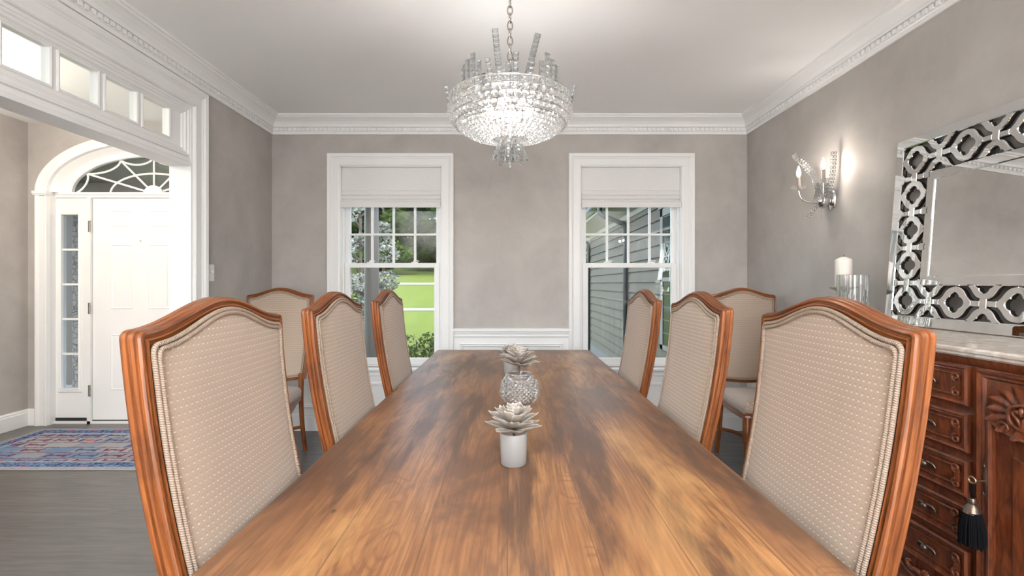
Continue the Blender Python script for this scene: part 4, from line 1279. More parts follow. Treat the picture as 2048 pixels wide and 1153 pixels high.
def door(y0, y1, key=True):
    x = FX; z0, z1 = .235, .995
    m = MB(); yc = (y0+y1)/2
    m.box(x-.010, x+.004, y0, y1, z0, z1)
    m.sweep([(x-.010, y0, z0), (x-.010, y0, z1), (x-.010, y1, z1), (x-.010, y1, z0)], (-1,0,0), [(0, 0), (0, .008), (.004, .014), (.012, .008), (.018, .008), (.024, .001), (.024, 0)], closed=True)
    # arched panel: verticals and a concave top under the shell
    hwid = (y1-y0)/2-.052
    zt = .835
    path = [(y, z) for y, z in [(yc+hwid, z0+.05), (yc+hwid, zt)]]
    for k in range(1, 16):
        t_ = k/16; yy = yc+hwid*(1-2*t_); path.append((yy, zt-.030*math.sin(PI*t_)**.8))
    path += [(yc-hwid, zt), (yc-hwid, z0+.05)]
    m.sweep([Vector((x-.010, a, b)) for a, b in path], (-1,0,0), [(0, 0), (0, .012), (.006, .018), (.014, .016), (.016, .008), (.026, .008), (.030, .002), (.030, 0)], closed=True)
    o = m.build('door', M['mahogany'], sb, smooth=35)
    m = MB()   # raised field
    fw = hwid-.055
    poly = [(yc+fw, z0+.105), (yc+fw, zt-.075)] + [(yc+fw*(1-2*k/12), zt-.075-.012*math.sin(PI*k/12)) for k in range(1, 12)] + [(yc-fw, zt-.075), (yc-fw, z0+.105)]
    m.prism(poly, (x-.018, 0, 0), (0,1,0), (0,0,1), (.010,0,0)); m.build('panel', M['mahogany'], o, smooth=None, bevel=.004)
    # rocaille shell
    m = MB(); zc_ = .885
    def shell(u, v):
        a = 2*PI*u; lobes = 14
        R0 = .092*(1+.07*math.cos(lobes*a)) * (1.12 if math.sin(a) < -.2 else 1)
        sy = 1.06; sz = .86 if math.sin(a) > 0 else .72
        r = R0*(.42+.58*v)
        h = .010 + .007*math.cos(lobes*a)*v + .008*(v**3) + .006*(1-v)
        return (x-.012-h, yc+r*math.cos(a)*sy, zc_+r*math.sin(a)*sz)
    m.grid(shell, 112, 7, cu=True)
    ring = [(x-.028, yc+.042*math.cos(2*PI*k/30), zc_-.006+.036*math.sin(2*PI*k/30)) for k in range(30)]
    m.tube(ring, .0065, 8, closed=True)
    m.prism([(.042*math.cos(2*PI*k/24), .036*math.sin(2*PI*k/24)) for k in range(24)], (x-.022, yc, zc_-.006), (0,1,0), (0,0,1), (.012,0,0))
    for s in (-1, 1):
        m.tube(spline([(x-.030, yc, zc_-.036), (x-.036, yc+s*.008, zc_-.012), (x-.034, yc+s*.024, zc_+.004), (x-.030, yc+s*.018, zc_+.016)], 5), lambda t: .0055-.003*t, 8)
        m.sphere((x-.032, yc+s*.012, zc_+.010), (.006, .013, .007), 8, 6)
        m.tube(spiral((x-.026, yc+s*.058, zc_-.048), .018, 1.3, s, start=0 if s > 0 else PI), lambda t: .006-.003*t, 8)
    m.sphere((x-.032, yc, zc_+.012), (.008, .008, .014), 8, 6)
    m.build('shell_carving', M['mahogany'], o, smooth=60)
    m = MB()   # pierced escutcheon beside the panel
    ye = y1-.036
    for k in range(4):
        zz = .70-.028*k
        m.tube(spiral((x-.022, ye+(.004 if k % 2 else -.004), zz), .014, 1.2, 1 if k % 2 else -1, start=PI/2), lambda t: .004-.0015*t, 6)
    m.tube([(x-.020, ye, .72), (x-.022, ye, .66), (x-.020, ye, .585)], lambda t: .004+.004*math.sin(PI*t), 8)
    m.build('escutcheon', M['bronze'], o, smooth=60)
    return o
ZD = [(.998, .868), (.842, .715), (.688, .568), (.538, .415), (.392, .262)]
for y0 in (1.60, .92, 2.28):
    for zt, zb in ZD: drawer(y0, y0+.31, zb, zt)
door(1.265, 1.565); door(1.945, 2.245)
mb = MB()   # carved apron ornament below the drawers
yc = 1.755
for s in (-1, 1):
    mb.tube(spline([(FX-.016, yc, .20), (FX-.026, yc+s*.03, .225), (FX-.022, yc+s*.065, .215), (FX-.020, yc+s*.085, .232), (FX-.018, yc+s*.072, .24)], 6), lambda t: .011-.006*t, 8)
    mb.tube(spline([(FX-.016, yc, .19), (FX-.026, yc+s*.04, .195), (FX-.02, yc+s*.09, .20), (FX-.016, yc+s*.12, .215)], 6), lambda t: .010-.006*t, 8)
mb.sphere((FX-.02, yc, .215), (.014, .022, .028), 12, 8)
mb.build('apron_carving', M['mahogany'], sb, smooth=60)
# tassel on its key
ty, tx = 1.535, FX-.058
ts = thing('key_tassel', 'black silk tassel hanging from the key in the sideboard door', 'tassel', (tx, ty, .66))
mb = MB(); mb.tube([(tx-.004+.0*k, ty+.012*math.cos(2*PI*k/20), .655+.010*math.sin(2*PI*k/20)) for k in range(20)], .0030, 6, closed=True)
mb.tube([(tx, ty-.008, .655), (FX-.030, ty-.010, .655)], .003, 6); mb.build('key', M['brass'], ts, smooth=60)
mb = MB()
for s in (-1, 1): mb.tube(spline([(tx-.004, ty+s*.004, .648), (tx-.005, ty+s*.006, .62), (tx-.004, ty, .592)], 5), .0025, 6)
mb.build('cord', M['black'], ts, smooth=60)
mb = MB(); mb.lathe([(0, .600), (.010, .598), (.014, .588), (.010, .580), (.017, .572), (.021, .560), (.024, .552)], 20, (tx-.004, ty, 0)); mb.build('knot', M['bronze'], ts, smooth=50)
mb = MB()
for k in range(90):
    a = 2*PI*k/90*2.0+.3; rr = .022 if k % 2 else .017; rb = rr*1.45*random.uniform(.9, 1.1)
    mb.tube([(tx-.004+rr*.9*math.cos(a), ty+rr*math.sin(a), .556), (tx-.004+rb*.82*math.cos(a), ty+rb*math.sin(a), .51), (tx-.004+rb*.85*math.cos(a), ty+rb*1.05*math.sin(a), .452+random.uniform(-.006, .006))], .0026, 5)
mb.build('skirt', M['black'], ts, smooth=60)

# ------------------------------------------------------------------ leaning mirror
MY1, MW = 2.557, 1.585
MH = .945; MZ = SZ+.002
tilt = math.atan2(.072, MH)
mr = thing('wall_mirror', 'large mirror with mirrored trellis border leaning on the sideboard', 'mirror', (1.97, MY1-MW/2, MZ))
O = Vector((1.962, MY1, MZ)); AXU = Vector((0,-1,0)); AXV = Vector((math.sin(tilt), 0, math.cos(tilt))); NN = Vector((-math.cos(tilt), 0, math.sin(tilt)))
def mp(u, v, w=0): return O + AXU*u + AXV*v + NN*w
def plate(mb, poly, w0, w1):
    n = len(poly)
    mb.add([mp(u, v, w0) for u, v in poly] + [mp(u, v, w1) for u, v in poly],
           [tuple(range(n)), tuple(range(n, 2*n))[::-1]] + [(i, (i+1) % n, n+(i+1) % n, n+i) for i in range(n)])
B0, B1, B2 = .048, .198, .243
def frame_strip(name, i0, i1, w0, w1, mat):
    mb = MB()
    bv = .004
    a = [(i0, i0), (MW-i0, i0), (MW-i0, MH-i0), (i0, MH-i0)]; b = [(i1, i1), (MW-i1, i1), (MW-i1, MH-i1), (i1, MH-i1)]
    c = [(i0+bv, i0+bv), (MW-i0-bv, i0+bv), (MW-i0-bv, MH-i0-bv), (i0+bv, MH-i0-bv)]; d = [(i1-bv, i1-bv), (MW-i1+bv, i1-bv), (MW-i1+bv, MH-i1+bv), (i1-bv, MH-i1+bv)]
    rows = [[mp(u, v, w0) for u, v in a], [mp(u, v, w1-.003) for u, v in a], [mp(u, v, w1) for u, v in c], [mp(u, v, w1) for u, v in d], [mp(u, v, w1-.003) for u, v in b], [mp(u, v, w0) for u, v in b]]
    vs = [p for r in rows for p in r]; fs = []
    for r in range(6):
        for k in range(4):
            fs.append((r*4+k, r*4+(k+1) % 4, ((r+1) % 6)*4+(k+1) % 4, ((r+1) % 6)*4+k))
    mb.add(vs, fs); return mb.build(name, mat, mr, smooth=None)
frame_strip('outer_border', 0, B0, -.008, .012, M['mirror'])
frame_strip('inner_border', B1, B2, -.008, .010, M['mirror'])
# dark wooden rails behind the border strips
mb = MB()
for u0, u1, v0, v1 in ((.004, MW-.004, .004, B0-.004), (.004, MW-.004, MH-B0+.004, MH-.004), (.004, B0-.004, .004, MH-.004), (MW-B0+.004, MW-.004, .004, MH-.004),
                       (B1+.004, MW-B1-.004, B1+.004, MH-B1-.004)):
    plate(mb, [(u0, v0), (u1, v0), (u1, v1), (u0, v1)], -.016, -.0085)
mb.build('backing', M['darkedge'], mr, smooth=None)
mb = MB(); plate(mb, [(B2, B2), (MW-B2, B2), (MW-B2, MH-B2), (B2, MH-B2)], -.004, .004)
mb.build('glass', M['mirror'], mr, smooth=None)
# trellis of pointed rings
GW, GH = (MW-2*.123)/5, (MH-2*.123)/4
cu0 = cv0 = .123
RWX, RWZ = .082, .071
def ogee(k, n):
    a = 2*PI*k/n; c, s = math.cos(a), math.sin(a)
    d = math.acos(min(1, abs(c)))
    rx = .064+.018*math.exp(-(d/.30)**2)
    return (rx*c, .071*s*(1-.10*math.exp(-((d-.45)/.25)**2)))
def quatre(k, n):
    a = 2*PI*k/n; ph = (a+PI/4) % (PI/2)-PI/4; d, q = .021, .0225
    r = d*math.cos(ph)+math.sqrt(q*q-(d*math.sin(ph))**2)
    return (r*math.cos(a), r*math.sin(a))
NO = 64
def in_band(u, v, e=0):
    if u < B0-e or u > MW-B0+e or v < B0-e or v > MH-B0+e: return False
    return not (B1+e < u < MW-B1-e and B1+e < v < MH-B1-e)
def inside_rect(u, v):   # signed helper for clipping a ring quad by its centre
    return in_band(u, v, .004)
front = MB(); edge = MB()
def ring_at(cu, cv):
    sub = 3; TT = (0, .10, .90, 1)
    for k in range(NO):
        o0 = ogee(k, NO); o1 = ogee(k+1, NO); i0 = quatre(k, NO); i1 = quatre(k+1, NO)
        for s in range(sub):
            t0, t1 = TT[s], TT[s+1]
            q = [(cu+a[0]+(b[0]-a[0])*t, cv+a[1]+(b[1]-a[1])*t) for a, b, t in ((i0, o0, t0), (i1, o1, t0), (i1, o1, t1), (i0, o0, t1))]
            mu = sum(p[0] for p in q)/4; mv = sum(p[1] for p in q)/4
            if not inside_rect(mu, mv): continue
            w = [.008 if t in (0, 1) else .0115 for t in (t0, t0, t1, t1)]
            front.add([mp(p[0], p[1], ww) for p, ww in zip(q, w)], [(0,1,2,3)])
            if s == 0: edge.add([mp(*q[0], .008), mp(*q[1], .008), mp(*q[1], -.010), mp(*q[0], -.010)], [(0,1,2,3)])
            if s == sub-1: edge.add([mp(*q[3], .008), mp(*q[2], .008), mp(*q[2], -.010), mp(*q[3], -.010)], [(0,1,2,3)])
def bar_at(u0, u1, v0, v1, w=.0105):
    mu, mv = (u0+u1)/2, (v0+v1)/2
    if not in_band(mu, mv, .0): return
    u0 = max(u0, B0-.002); v0 = max(v0, B0-.002); u1 = min(u1, MW-B0+.002); v1 = min(v1, MH-B0+.002)
    b = .003
    front.add([mp(u0, v0, w-.003), mp(u1, v0, w-.003), mp(u1, v1, w-.003), mp(u0, v1, w-.003), mp(u0+b, v0+b, w), mp(u1-b, v0+b, w), mp(u1-b, v1-b, w), mp(u0+b, v1-b, w)],
              [(4,5,6,7), (0,1,5,4), (1,2,6,5), (2,3,7,6), (3,0,4,7)])
    edge.add([mp(u0, v0, w-.003), mp(u1, v0, w-.003), mp(u1, v1, w-.003), mp(u0, v1, w-.003), mp(u0, v0, -.010), mp(u1, v0, -.010), mp(u1, v1, -.010), mp(u0, v1, -.010)],
             [(0,1,5,4), (1,2,6,5), (2,3,7,6), (3,0,4,7)])
for i in range(-1, 7):
    for j in range(-1, 6):
        cu, cv = cu0+i*GW, cv0+j*GH
        ring_at(cu, cv); ring_at(cu+GW/2, cv+GH/2)
        for (a, b) in ((cu, cv), (cu+GW/2, cv+GH/2)):
            mu = a+GW/2
            bar_at(a+RWX-.004, mu-.016, b-.013, b+.013)
            bar_at(mu-.016, mu+.016, b-.022, b+.022, .0125)
            bar_at(mu+.016, a+GW-RWX+.004, b-.013, b+.013)
tr = front.build('trellis', M['mirror'], mr, smooth=None, recalc=False)
edge.build('trellis_edge', M['darkedge'], tr, smooth=None, recalc=False)

# ------------------------------------------------------------------ things on the sideboard
hx, hy = 1.862, 2.735
hd = thing('candle_holder', 'footed crystal candle holder on the sideboard behind the cut-glass vase', 'candle holder', (hx, hy, SZ))
mb = MB(); mb.lathe([(0, SZ), (.05, SZ), (.05, SZ+.008), (.02, SZ+.02), (.014, SZ+.05), (.024, SZ+.075), (.014, SZ+.10), (.018, SZ+.14), (.03, SZ+.165), (.070, SZ+.183), (.072, SZ+.188), (.045, SZ+.180), (0, SZ+.178)], 20, (hx, hy, 0))
mb.build('stand', M['vase'], hd, smooth=None)
pc = thing('pillar_candle', 'unlit ivory pillar candle on the crystal holder', 'candle', (hx, hy, SZ+.18))
mb = MB(); mb.lathe([(0, SZ+.182), (.041, SZ+.182), (.042, SZ+.186), (.0415, SZ+.340), (.037, SZ+.346), (.012, SZ+.358), (0, SZ+.359)], 32, (hx, hy, 0)); mb.build('wax', M['wax'], pc, smooth=40)
mb = MB(); mb.tube([(hx, hy, SZ+.356), (hx+.001, hy, SZ+.366), (hx+.003, hy, SZ+.371)], .0014, 6); mb.build('wick', M['black'], pc, smooth=60)
vx, vy = 1.790, 2.56
cv = thing('cut_glass_vase', 'straight cut-glass vase on the sideboard beside the mirror', 'vase', (vx, vy, SZ))
mb = MB(); VH = .252
def cyl(u, v):
    a = 2*PI*u; z = v*VH; q = 7
    ph = (u*q) % 1-.5
    leafy = 0
    if v < .72:
        for off in (-.30, -.15, 0, .15, .30):
            tip = .70-abs(off)*.7
            d = abs(ph-off*(v/.7)*1.3)
            if v < tip and d < .035: leafy = max(leafy, 1-d/.035)
    r = .071-.0034*leafy
    return (vx+r*math.cos(a), vy+r*math.sin(a), SZ+z)
mb.grid(cyl, 196, 34, cu=True)
mb.lathe([(.071, VH), (.070, VH+.003), (.065, VH+.002), (.0645, VH-.01), (.063, .02), (0, .016)], 64, (vx, vy, SZ), cap=False)
mb.lathe([(.071, 0), (0, 0)], 64, (vx, vy, SZ), cap=False)
mb.build('cylinder', M['vase'], cv, smooth=25)

# ------------------------------------------------------------------ outside
def terr(y):
    return -.60 if y < 10 else -.60+.084*(y-10)
mb = MB()
ys = [4.7, 7, 10, 12, 15, 18, 19.5, 20.2, 24, 28, 31.2, 32.6, 36, 40, 45, 55, 75]
mb.grid(lambda u, v: (-60+120*u, ys[int(round(v*(len(ys)-1)))], terr(ys[int(round(v*(len(ys)-1)))])), 8, len(ys)-1)
lawn = mb.build('lawn', M['grass'], smooth=60); struct(lawn)
mb = MB()
for y0, y1 in ((19.4, 20.1), (31.3, 32.8)):
    mb.grid(lambda u, v: (-50+100*u, (y0+(y1-y0)*v), terr(y0+(y1-y0)*v)+.02), 6, 2)
struct(mb.build('road', M['asphalt'], smooth=60))

def leaf_cloud(mb, blobs, n, size, rnd):
    for _ in range(n):
        c, r = blobs[rnd.randrange(len(blobs))]
        while True:
            d = Vector((rnd.uniform(-1, 1), rnd.uniform(-1, 1), rnd.uniform(-1, 1)))
            if .25 < d.length < 1: break
        d = d.normalized()*(d.length**.4)
        p = Vector(c)+Vector((d.x*r[0], d.y*r[1], d.z*r[2]))
        u = Vector((rnd.uniform(-1, 1), rnd.uniform(-1, 1), rnd.uniform(-.7, .7))).normalized(); w = u.cross(Vector((rnd.uniform(-1, 1), rnd.uniform(-1, 1), rnd.uniform(-1, 1)))).normalized()
        s = size*rnd.uniform(.6, 1.3)
        mb.add([p-u*s, p+w*s*.5, p+u*s, p-w*s*.5], [(0,1,2,3)])
def tree(name, label, loc, h, rad, n, size, mat, seed, low=.18, group=None, trunk=.16):
    rnd = random.Random(seed)
    t = thing(name, label, 'tree', loc, group)
    t.location = (0,0,0)
    mb = MB(); mb.tube([(0, 0, -.2), (.05*rad, 0, h*.3), (-.04*rad, .05, h*.6), (0, 0, h*.9)], lambda q: trunk*(1-.8*q), 8)
    for k in range(9):
        z = h*(.25+.06*k); a = k*2.4; mb.tube([(0, 0, z), (rad*.4*math.cos(a), rad*.4*math.sin(a), z+h*.06), (rad*.8*math.cos(a), rad*.8*math.sin(a), z+h*.13)], lambda q: trunk*.4*(1-.7*q), 5)
    mb.build('trunk', M['bark'], t, smooth=60)
    blobs = []
    for k in range(26):
        q = rnd.uniform(0, 1); z = h*(low+(1-low)*q); rr = rad*math.sin(PI*min(1, .22+.75*q))**.7; a = rnd.uniform(0, 2*PI); d = rr*rnd.uniform(.2, .85)
        b = rad*rnd.uniform(.26, .46); blobs.append(((d*math.cos(a), d*math.sin(a), z), (b, b, b*.75)))
    mb = MB(); leaf_cloud(mb, blobs, n, size, rnd)
    mb.build('crown', mat, t, smooth=None, recalc=False)
    t.location = loc
    return t
A = tree('broadleaf_tree', 'x', (0,0,0), 15, 3.4, 13000, .27, M['leafdark'], 5, low=.12)
B = tree('broadleaf_tree', 'x', (0,0,0), 13, 3.1, 13000, .25, M['leafmid'], 9, low=.10)
for i, (x, y, src) in enumerate([(-17.6, 41, A), (-10.6, 41, B), (-3.4, 41, A), (3.8, 41, B), (11, 41, A), (-14.1, 47.5, A), (-6.9, 47.8, B), (.2, 47.5, A), (7.4, 47.5, A), (-17.6, 54, B), (-10.6, 54.4, B), (-3.2, 54, A), (3.8, 54, A), (-14.0, 61, A), (-6.8, 61, B)]):
    o = src if (src is A and i == 0) or (src is B and i == 1) else copy_tree(src)
    o.location = (x, y, terr(y)-.1); o.rotation_euler = (0, 0, i*1.3)
    o['group'] = 'dark trees beyond the lawn'; o['label'] = 'tall dark green tree in the belt of woods beyond the lawn'
pale = tree('ornamental_tree', 'pale silvery-leaved ornamental tree outside the window behind the porch column', (0,0,0), 4.6, .80, 4200, .060, M['leafpale'], 21, low=.20, trunk=.07)
pale.location = (-3.72, 12.2, terr(12.2))
p3 = copy_tree(pale); p3.location = (3.0, 17.5, terr(17.5)); p3['label'] = 'pale silvery-leaved tree beyond the far end of the clapboard wing'
def shrub(loc, h, rad, n, size, seed, label, mat):
    rnd = random.Random(seed); t = thing('shrub', label, 'shrub', (0,0,0), 'shrubs under the window')
    mb = MB()
    for k in range(9):
        a = k*.7; mb.tube([(0, 0, -.05), (rad*.3*math.cos(a), rad*.3*math.sin(a), h*.5), (rad*.6*math.cos(a), rad*.6*math.sin(a), h*.85)], .008, 5)
    mb.build('stems', M['bark'], t, smooth=60)
    blobs = [((rad*.55*math.cos(k*1.1), rad*.55*math.sin(k*1.1), h*(.35+.4*rnd.random())), (rad*.45, rad*.45, h*.28)) for k in range(12)]
    mb = MB(); leaf_cloud(mb, blobs, n, size, rnd); mb.build('foliage', mat, t, smooth=None, recalc=False)
    t.location = loc; return t
shrub((-1.25, 7.1, -.60), 1.20, .55, 2600, .042, 4, 'leafy green shrub low in the window in front of the lawn', M['leafshrub'])
shrub((-2.75, 8.3, -.60), 1.30, .50, 2600, .036, 8, 'whitish flowering shrub behind the porch column', M['leafpale'])

# porch: roof, floor and column
mb = MB(); mb.box(-6.2, -1.55, YF+.16, 7.0, 2.62, 2.80); mb.box(-6.2, -1.55, 6.55, 6.75, 2.45, 2.62); mb.box(-6.2, -1.55, YF+.16, 7.0, -.75, -.06)
struct(mb.build('porch_slab', M['porch'], smooth=None))
pcx, pcy = -1.835, 6.5
pcl = thing('porch_column', 'round grey porch column seen through the lawn window', 'column', (pcx, pcy, -.06))
mb = MB(); mb.lathe([(.096, .0), (.096, 1.2), (.090, 2.2), (.086, 2.36), (.094, 2.37), (.094, 2.385), (.086, 2.39), (.086, 2.42), (.11, 2.44)], 32, (pcx, pcy, 0)); mb.build('shaft', M['column'], pcl, smooth=40)
mb = MB(); mb.box(pcx-.13, pcx+.13, pcy-.13, pcy+.13, -.06, -.02); mb.lathe([(.125, -.02), (.128, .0), (.11, .02), (.105, .03)], 32, (pcx, pcy, 0)); mb.build('base', M['column'], pcl, smooth=40)
mb = MB(); mb.box(pcx-.125, pcx+.125, pcy-.125, pcy+.125, 2.43, 2.455); mb.build('capital', M['column'], pcl, smooth=None)
mb = MB(); mb.box(-7.2, -5.66, 6.45, 6.6, -.6, 2.45); struct(mb.build('wall_porch', M['column'], smooth=None))
mb = MB(); mb.box(-5.64, -5.20, 6.3, 6.8, -.6, 2.44)
tag(mb.build('stone_pier', M['stone'], smooth=None, bevel=.02), 'fieldstone pier outside, glimpsed through the sidelight of the front door', 'pier')

# clapboard wing
WX = 2.0
wg = thing('house_wing', 'grey clapboard wing of the house with dark downspouts outside the window', 'building', (WX+1, 8.4, -.6))
mb = MB(); z = -.19; y0, y1 = 4.6, 12.2
while z < 2.46:
    h_ = min(.165, 2.46-z)
    mb.add([(WX-.026, y0, z), (WX-.026, y1, z), (WX, y1, z+h_), (WX, y0, z+h_), (WX+.02, y0, z), (WX+.02, y1, z)], [(0,1,2,3), (0,4,5,1)])
    mb.box(WX-.004, WX+.02, y1-.0, y1+.001, z, z+h_)
    z += .165
mb.box(WX+.004, WX+3.5, y0, y1, -.2, 2.46)
mb.build('siding', M['siding'], wg, smooth=None, recalc=False)
mb = MB(); mb.box(WX-.02, WX+3.4, y0, y1+.02, -.62, -.19); mb.build('foundation', M['found'], wg, smooth=None)
mb = MB()
mb.add([(WX+.0, y0, 2.43), (WX+.0, y1+.4, 2.43), (WX-.42, y1+.4, 2.56), (WX-.42, y0, 2.56)], [(0,1,2,3)]); mb.box(WX-.44, WX-.42, y0, y1+.4, 2.53, 2.68); mb.box(WX-.03, WX, y0, y1, 2.36, 2.45)
mb.box(WX-.42, WX, y1+.0, y1+.03, 2.44, 2.6)
mb.build('eave', M['porch'], wg, smooth=None)
mb = MB(); mb.add([(WX-.50, y0, 2.68), (WX-.50, y1+.45, 2.68), (WX+2.0, y1+.45, 3.9), (WX+2.0, y0, 3.9), (WX-.50, y0, 2.74), (WX-.50, y1+.45, 2.74), (WX+2.0, y1+.45, 3.98), (WX+2.0, y0, 3.98)],
                  [(0,1,2,3), (4,7,6,5), (0,4,5,1), (2,6,7,3), (1,5,6,2), (0,3,7,4)]); mb.build('roof', M['found'], wg, smooth=None)
mb = MB(); mb.tube([(WX-.48, y0, 2.62), (WX-.48, y1+.4, 2.62)], .055, 10); mb.build('gutter', M['gutter'], wg, smooth=60)
for yy in (8.25, 12.12):
    mb = MB(); mb.tube(spline([(WX-.48, yy+.05, 2.58), (WX-.48, yy+.04, 2.48), (WX-.40, yy, 2.40), (WX-.15, yy, 2.30), (WX-.06, yy, 2.18), (WX-.06, yy, 1.2), (WX-.06, yy, -.2), (WX-.10, yy, -.42)], 5), .042, 10); mb.build('downspout', M['gutter'], wg, smooth=60)
mb = MB(); wy0, wy1, wz0, wz1 = 5.35, 6.42, .42, 2.24
for a, b, c, d in ((wy0, wy0+.1, wz0, wz1), (wy1-.1, wy1, wz0, wz1), (wy0, wy1, wz0, wz0+.06), (wy0, wy1, wz1-.1, wz1), (wy0, wy1, 1.30, 1.35)): mb.box(WX-.035, WX+.01, a, b, c, d)
mb.box(WX-.05, WX, wy0-.04, wy1+.04, wz1, wz1+.05)
wf = mb.build('window_frame', plain('shaded_frame_paint', (.20, .195, .18), .6, .05, 5), wg, smooth=None)  # beige frame darkened in its paint to read as shaded
mb = MB(); mb.box(WX-.024, WX-.020, wy0+.09, wy1-.09, wz0+.05, wz1-.09); mb.build('pane', plain('dark_window_glass', (.03, .035, .035), .12, .1, 3, spec=.25), wf, smooth=None)
mb = MB()
mb.grid(lambda u, v: (.55+1.38*u, 4.7+8.2*v, -.58+.22*math.sin(PI*min(1, u*1.2))*.9+.02*math.sin(31*u*v+9*v)), 14, 60)
mu_ = mb.build('mulch', M['mulch'], smooth=60); mu_['kind'] = 'stuff'; mu_['label'] = 'dark mulch bed along the foot of the clapboard wing'; mu_['category'] = 'mulch'

# ------------------------------------------------------------------ foyer lamp (unseen fixture added for the warm foyer light)
fl = thing('unseen_ceiling_lamp', 'unseen round frosted flush lamp on the foyer ceiling', 'ceiling lamp', (-3.6, 2.72, ZC))
mb = MB(); mb.lathe([(0, ZC), (.19, ZC), (.19, ZC-.02), (.17, ZC-.03), (0, ZC-.03)], 32, (-3.6, 2.72, 0)); mb.build('base', M['nickel'], fl, smooth=40)
mb = MB(); mb.lathe([(.17, ZC-.03), (.16, ZC-.07), (.10, ZC-.11), (0, ZC-.125)], 32, (-3.6, 2.72, 0)); mb.build('globe', M['lampglass'], fl, smooth=60)

# ------------------------------------------------------------------ lights
def light(name, typ, loc, energy, color=(1,1,1), rot=(0,0,0), **k):
    l = bpy.data.lights.new(name, typ); l.energy = energy; l.color = color
    for a, v in k.items(): setattr(l, a, v)
    o = bpy.data.objects.new(name, l); COL.objects.link(o); o.location = loc; o.rotation_euler = rot; return o
for k in range(6):
    a = 2*PI*k/6+.1
    light('chandelier_light', 'POINT', (CX+.095*math.cos(a), CY+.095*math.sin(a), 2.085), 2.7, (1, .97, .935), shadow_soft_size=.03)
for (ax, ay, bz) in ((1.853, 3.145, 1.985), (1.938, 3.030, 2.01)):
    light('sconce_light', 'POINT', (ax, ay, bz), 6.5, (1, .94, .87), shadow_soft_size=.015)
light('foyer_light', 'POINT', (-3.6, 2.72, ZC-.22), 46, (1, .91, .80), shadow_soft_size=.12)
light('rear_fill', 'AREA', (0, YR-.2, 1.2), 45, (.95, .98, 1), (R(106), 0, 0), shape='RECTANGLE', size=1.35, size_y=2.3)  # fill light added at the unseen rear opening
light('foyer_fill', 'AREA', (FXL-.2, -.55, 1.45), 28, (.95, .98, 1), (R(90), 0, R(-90)), shape='RECTANGLE', size=2.0, size_y=1.8)  # fill light added at the unseen foyer opening
for k, (a, b) in enumerate(WIN):   # light portals: they only guide the sky light through the glazing
    p_ = light('window_portal', 'AREA', ((a+b)/2, YW+.16, (WZ0+1.93)/2), 1, (1, 1, 1), (R(-90), 0, 0), shape='RECTANGLE', size=b-a, size_y=1.93-WZ0); p_.data.cycles.is_portal = True
p_ = light('rear_portal', 'AREA', (0, YR-.16, 1.2), 1, (1, 1, 1), (R(90), 0, 0), shape='RECTANGLE', size=1.4, size_y=2.4); p_.data.cycles.is_portal = True
light('sun', 'SUN', (-10, -5, 20), .85, (1, .95, .86), Vector((.55, .35, -.76)).to_track_quat('-Z', 'Y').to_euler(), angle=R(.6))
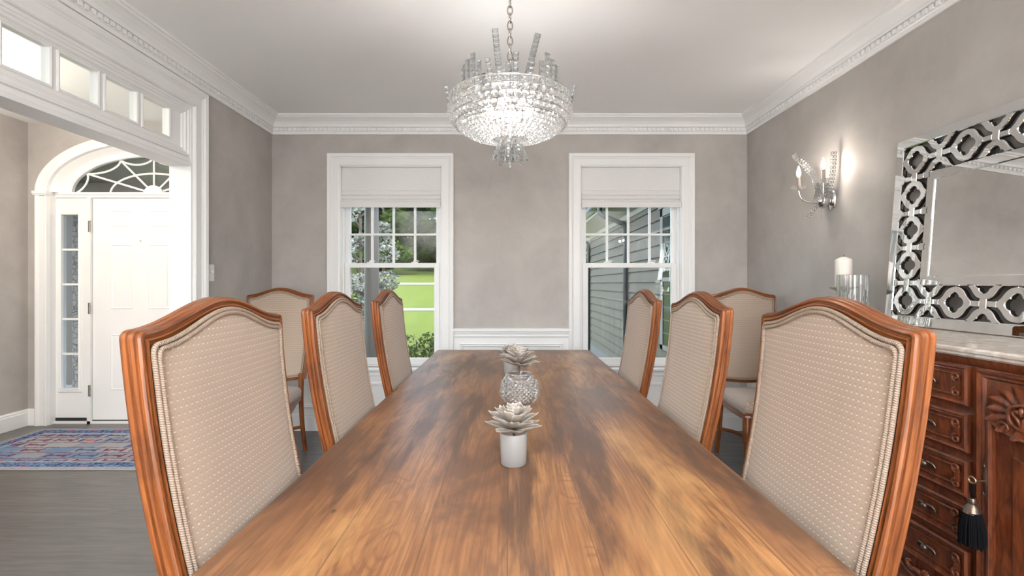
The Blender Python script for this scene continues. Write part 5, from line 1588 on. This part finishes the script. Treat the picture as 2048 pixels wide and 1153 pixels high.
# fill lamps added out of view: two torchieres behind the camera, a second sconce
for fx, lab in ((1.55, 'added brass torchiere fill lamp by the sideboard-side wall at the rear of the room'), (-1.6, 'added brass torchiere fill lamp by the foyer-side wall at the rear of the room')):
    f_ = thing('fill_floor_lamp', lab, 'fill lamp', (fx, -1.5, 0), 'added fill torchieres at the rear of the room')
    mb = MB(); mb.lathe([(0, 0), (.14, 0), (.14, .015), (.02, .03), (.012, .05), (.012, 1.68), (0, 1.68)], 24, (fx, -1.5, 0)); mb.build('pole', M['brass'], f_, smooth=40)
    mb = MB(); mb.lathe([(.012, 1.68), (.06, 1.69), (.17, 1.78), (.172, 1.785), (.16, 1.785), (.055, 1.70), (0, 1.695)], 32, (fx, -1.5, 0), cap=False); mb.build('lamp_shade', M['brass'], f_, smooth=40)
    light('torchiere_fill', 'SPOT', (fx, -1.5, 1.74), 560, (.955, .985, 1), (R(180), 0, 0), spot_size=R(150), spot_blend=.6, shadow_soft_size=.08)
sc2 = copy_tree(sc); sc2.location = (XR, .40, 1.80); sc2['label'] = 'added lit crystal candle sconce on the wall at the near end of the leaning mirror'; sc['group'] = sc2['group'] = 'sconces on either side of the mirror'
for (ax, ay, bz) in ((1.853, .425, 1.985), (1.938, .310, 2.01)):
    light('sconce_light', 'POINT', (ax, ay, bz), 6.5, (1, .94, .87), shadow_soft_size=.015)  # bulbs of the added sconce, out of view

w = bpy.data.worlds.new('sky'); S.world = w; w.use_nodes = True
nt = w.node_tree; nt.nodes.clear()
sky = nt.nodes.new('ShaderNodeTexSky'); sky.sky_type = 'NISHITA'; sky.sun_disc = False; sky.sun_elevation = R(50); sky.sun_rotation = R(150); sky.air_density = 1.0; sky.dust_density = 1.5
bg = nt.nodes.new('ShaderNodeBackground'); bg.inputs[1].default_value = .80
out = nt.nodes.new('ShaderNodeOutputWorld'); hs = nt.nodes.new('ShaderNodeHueSaturation'); hs.inputs['Saturation'].default_value = .55; nt.links.new(sky.outputs[0], hs.inputs['Color']); nt.links.new(hs.outputs[0], bg.inputs[0]); nt.links.new(bg.outputs[0], out.inputs[0])

# ------------------------------------------------------------------ camera and view
cam = bpy.data.cameras.new('camera'); cam.sensor_width = 36; cam.sensor_fit = 'HORIZONTAL'; cam.lens = 980/2048*36
cam.shift_x = 4/2048; cam.shift_y = -8.5/2048; cam.clip_start = .02; cam.clip_end = 300
co = bpy.data.objects.new('camera', cam); COL.objects.link(co); co.location = (0, 0, H); co.rotation_euler = (R(90), 0, 0)
S.camera = co
S.view_settings.view_transform = 'Standard'; S.view_settings.look = 'None'; S.view_settings.gamma = 1.0; S.view_settings.use_curve_mapping = False
S.view_settings.exposure = 0.95
cy = S.cycles
cy.max_bounces = 14; cy.diffuse_bounces = 6; cy.glossy_bounces = 6; cy.transmission_bounces = 10; cy.transparent_max_bounces = 16
cy.caustics_reflective = False; cy.caustics_refractive = False; cy.sample_clamp_indirect = 6.0; cy.blur_glossy = .5
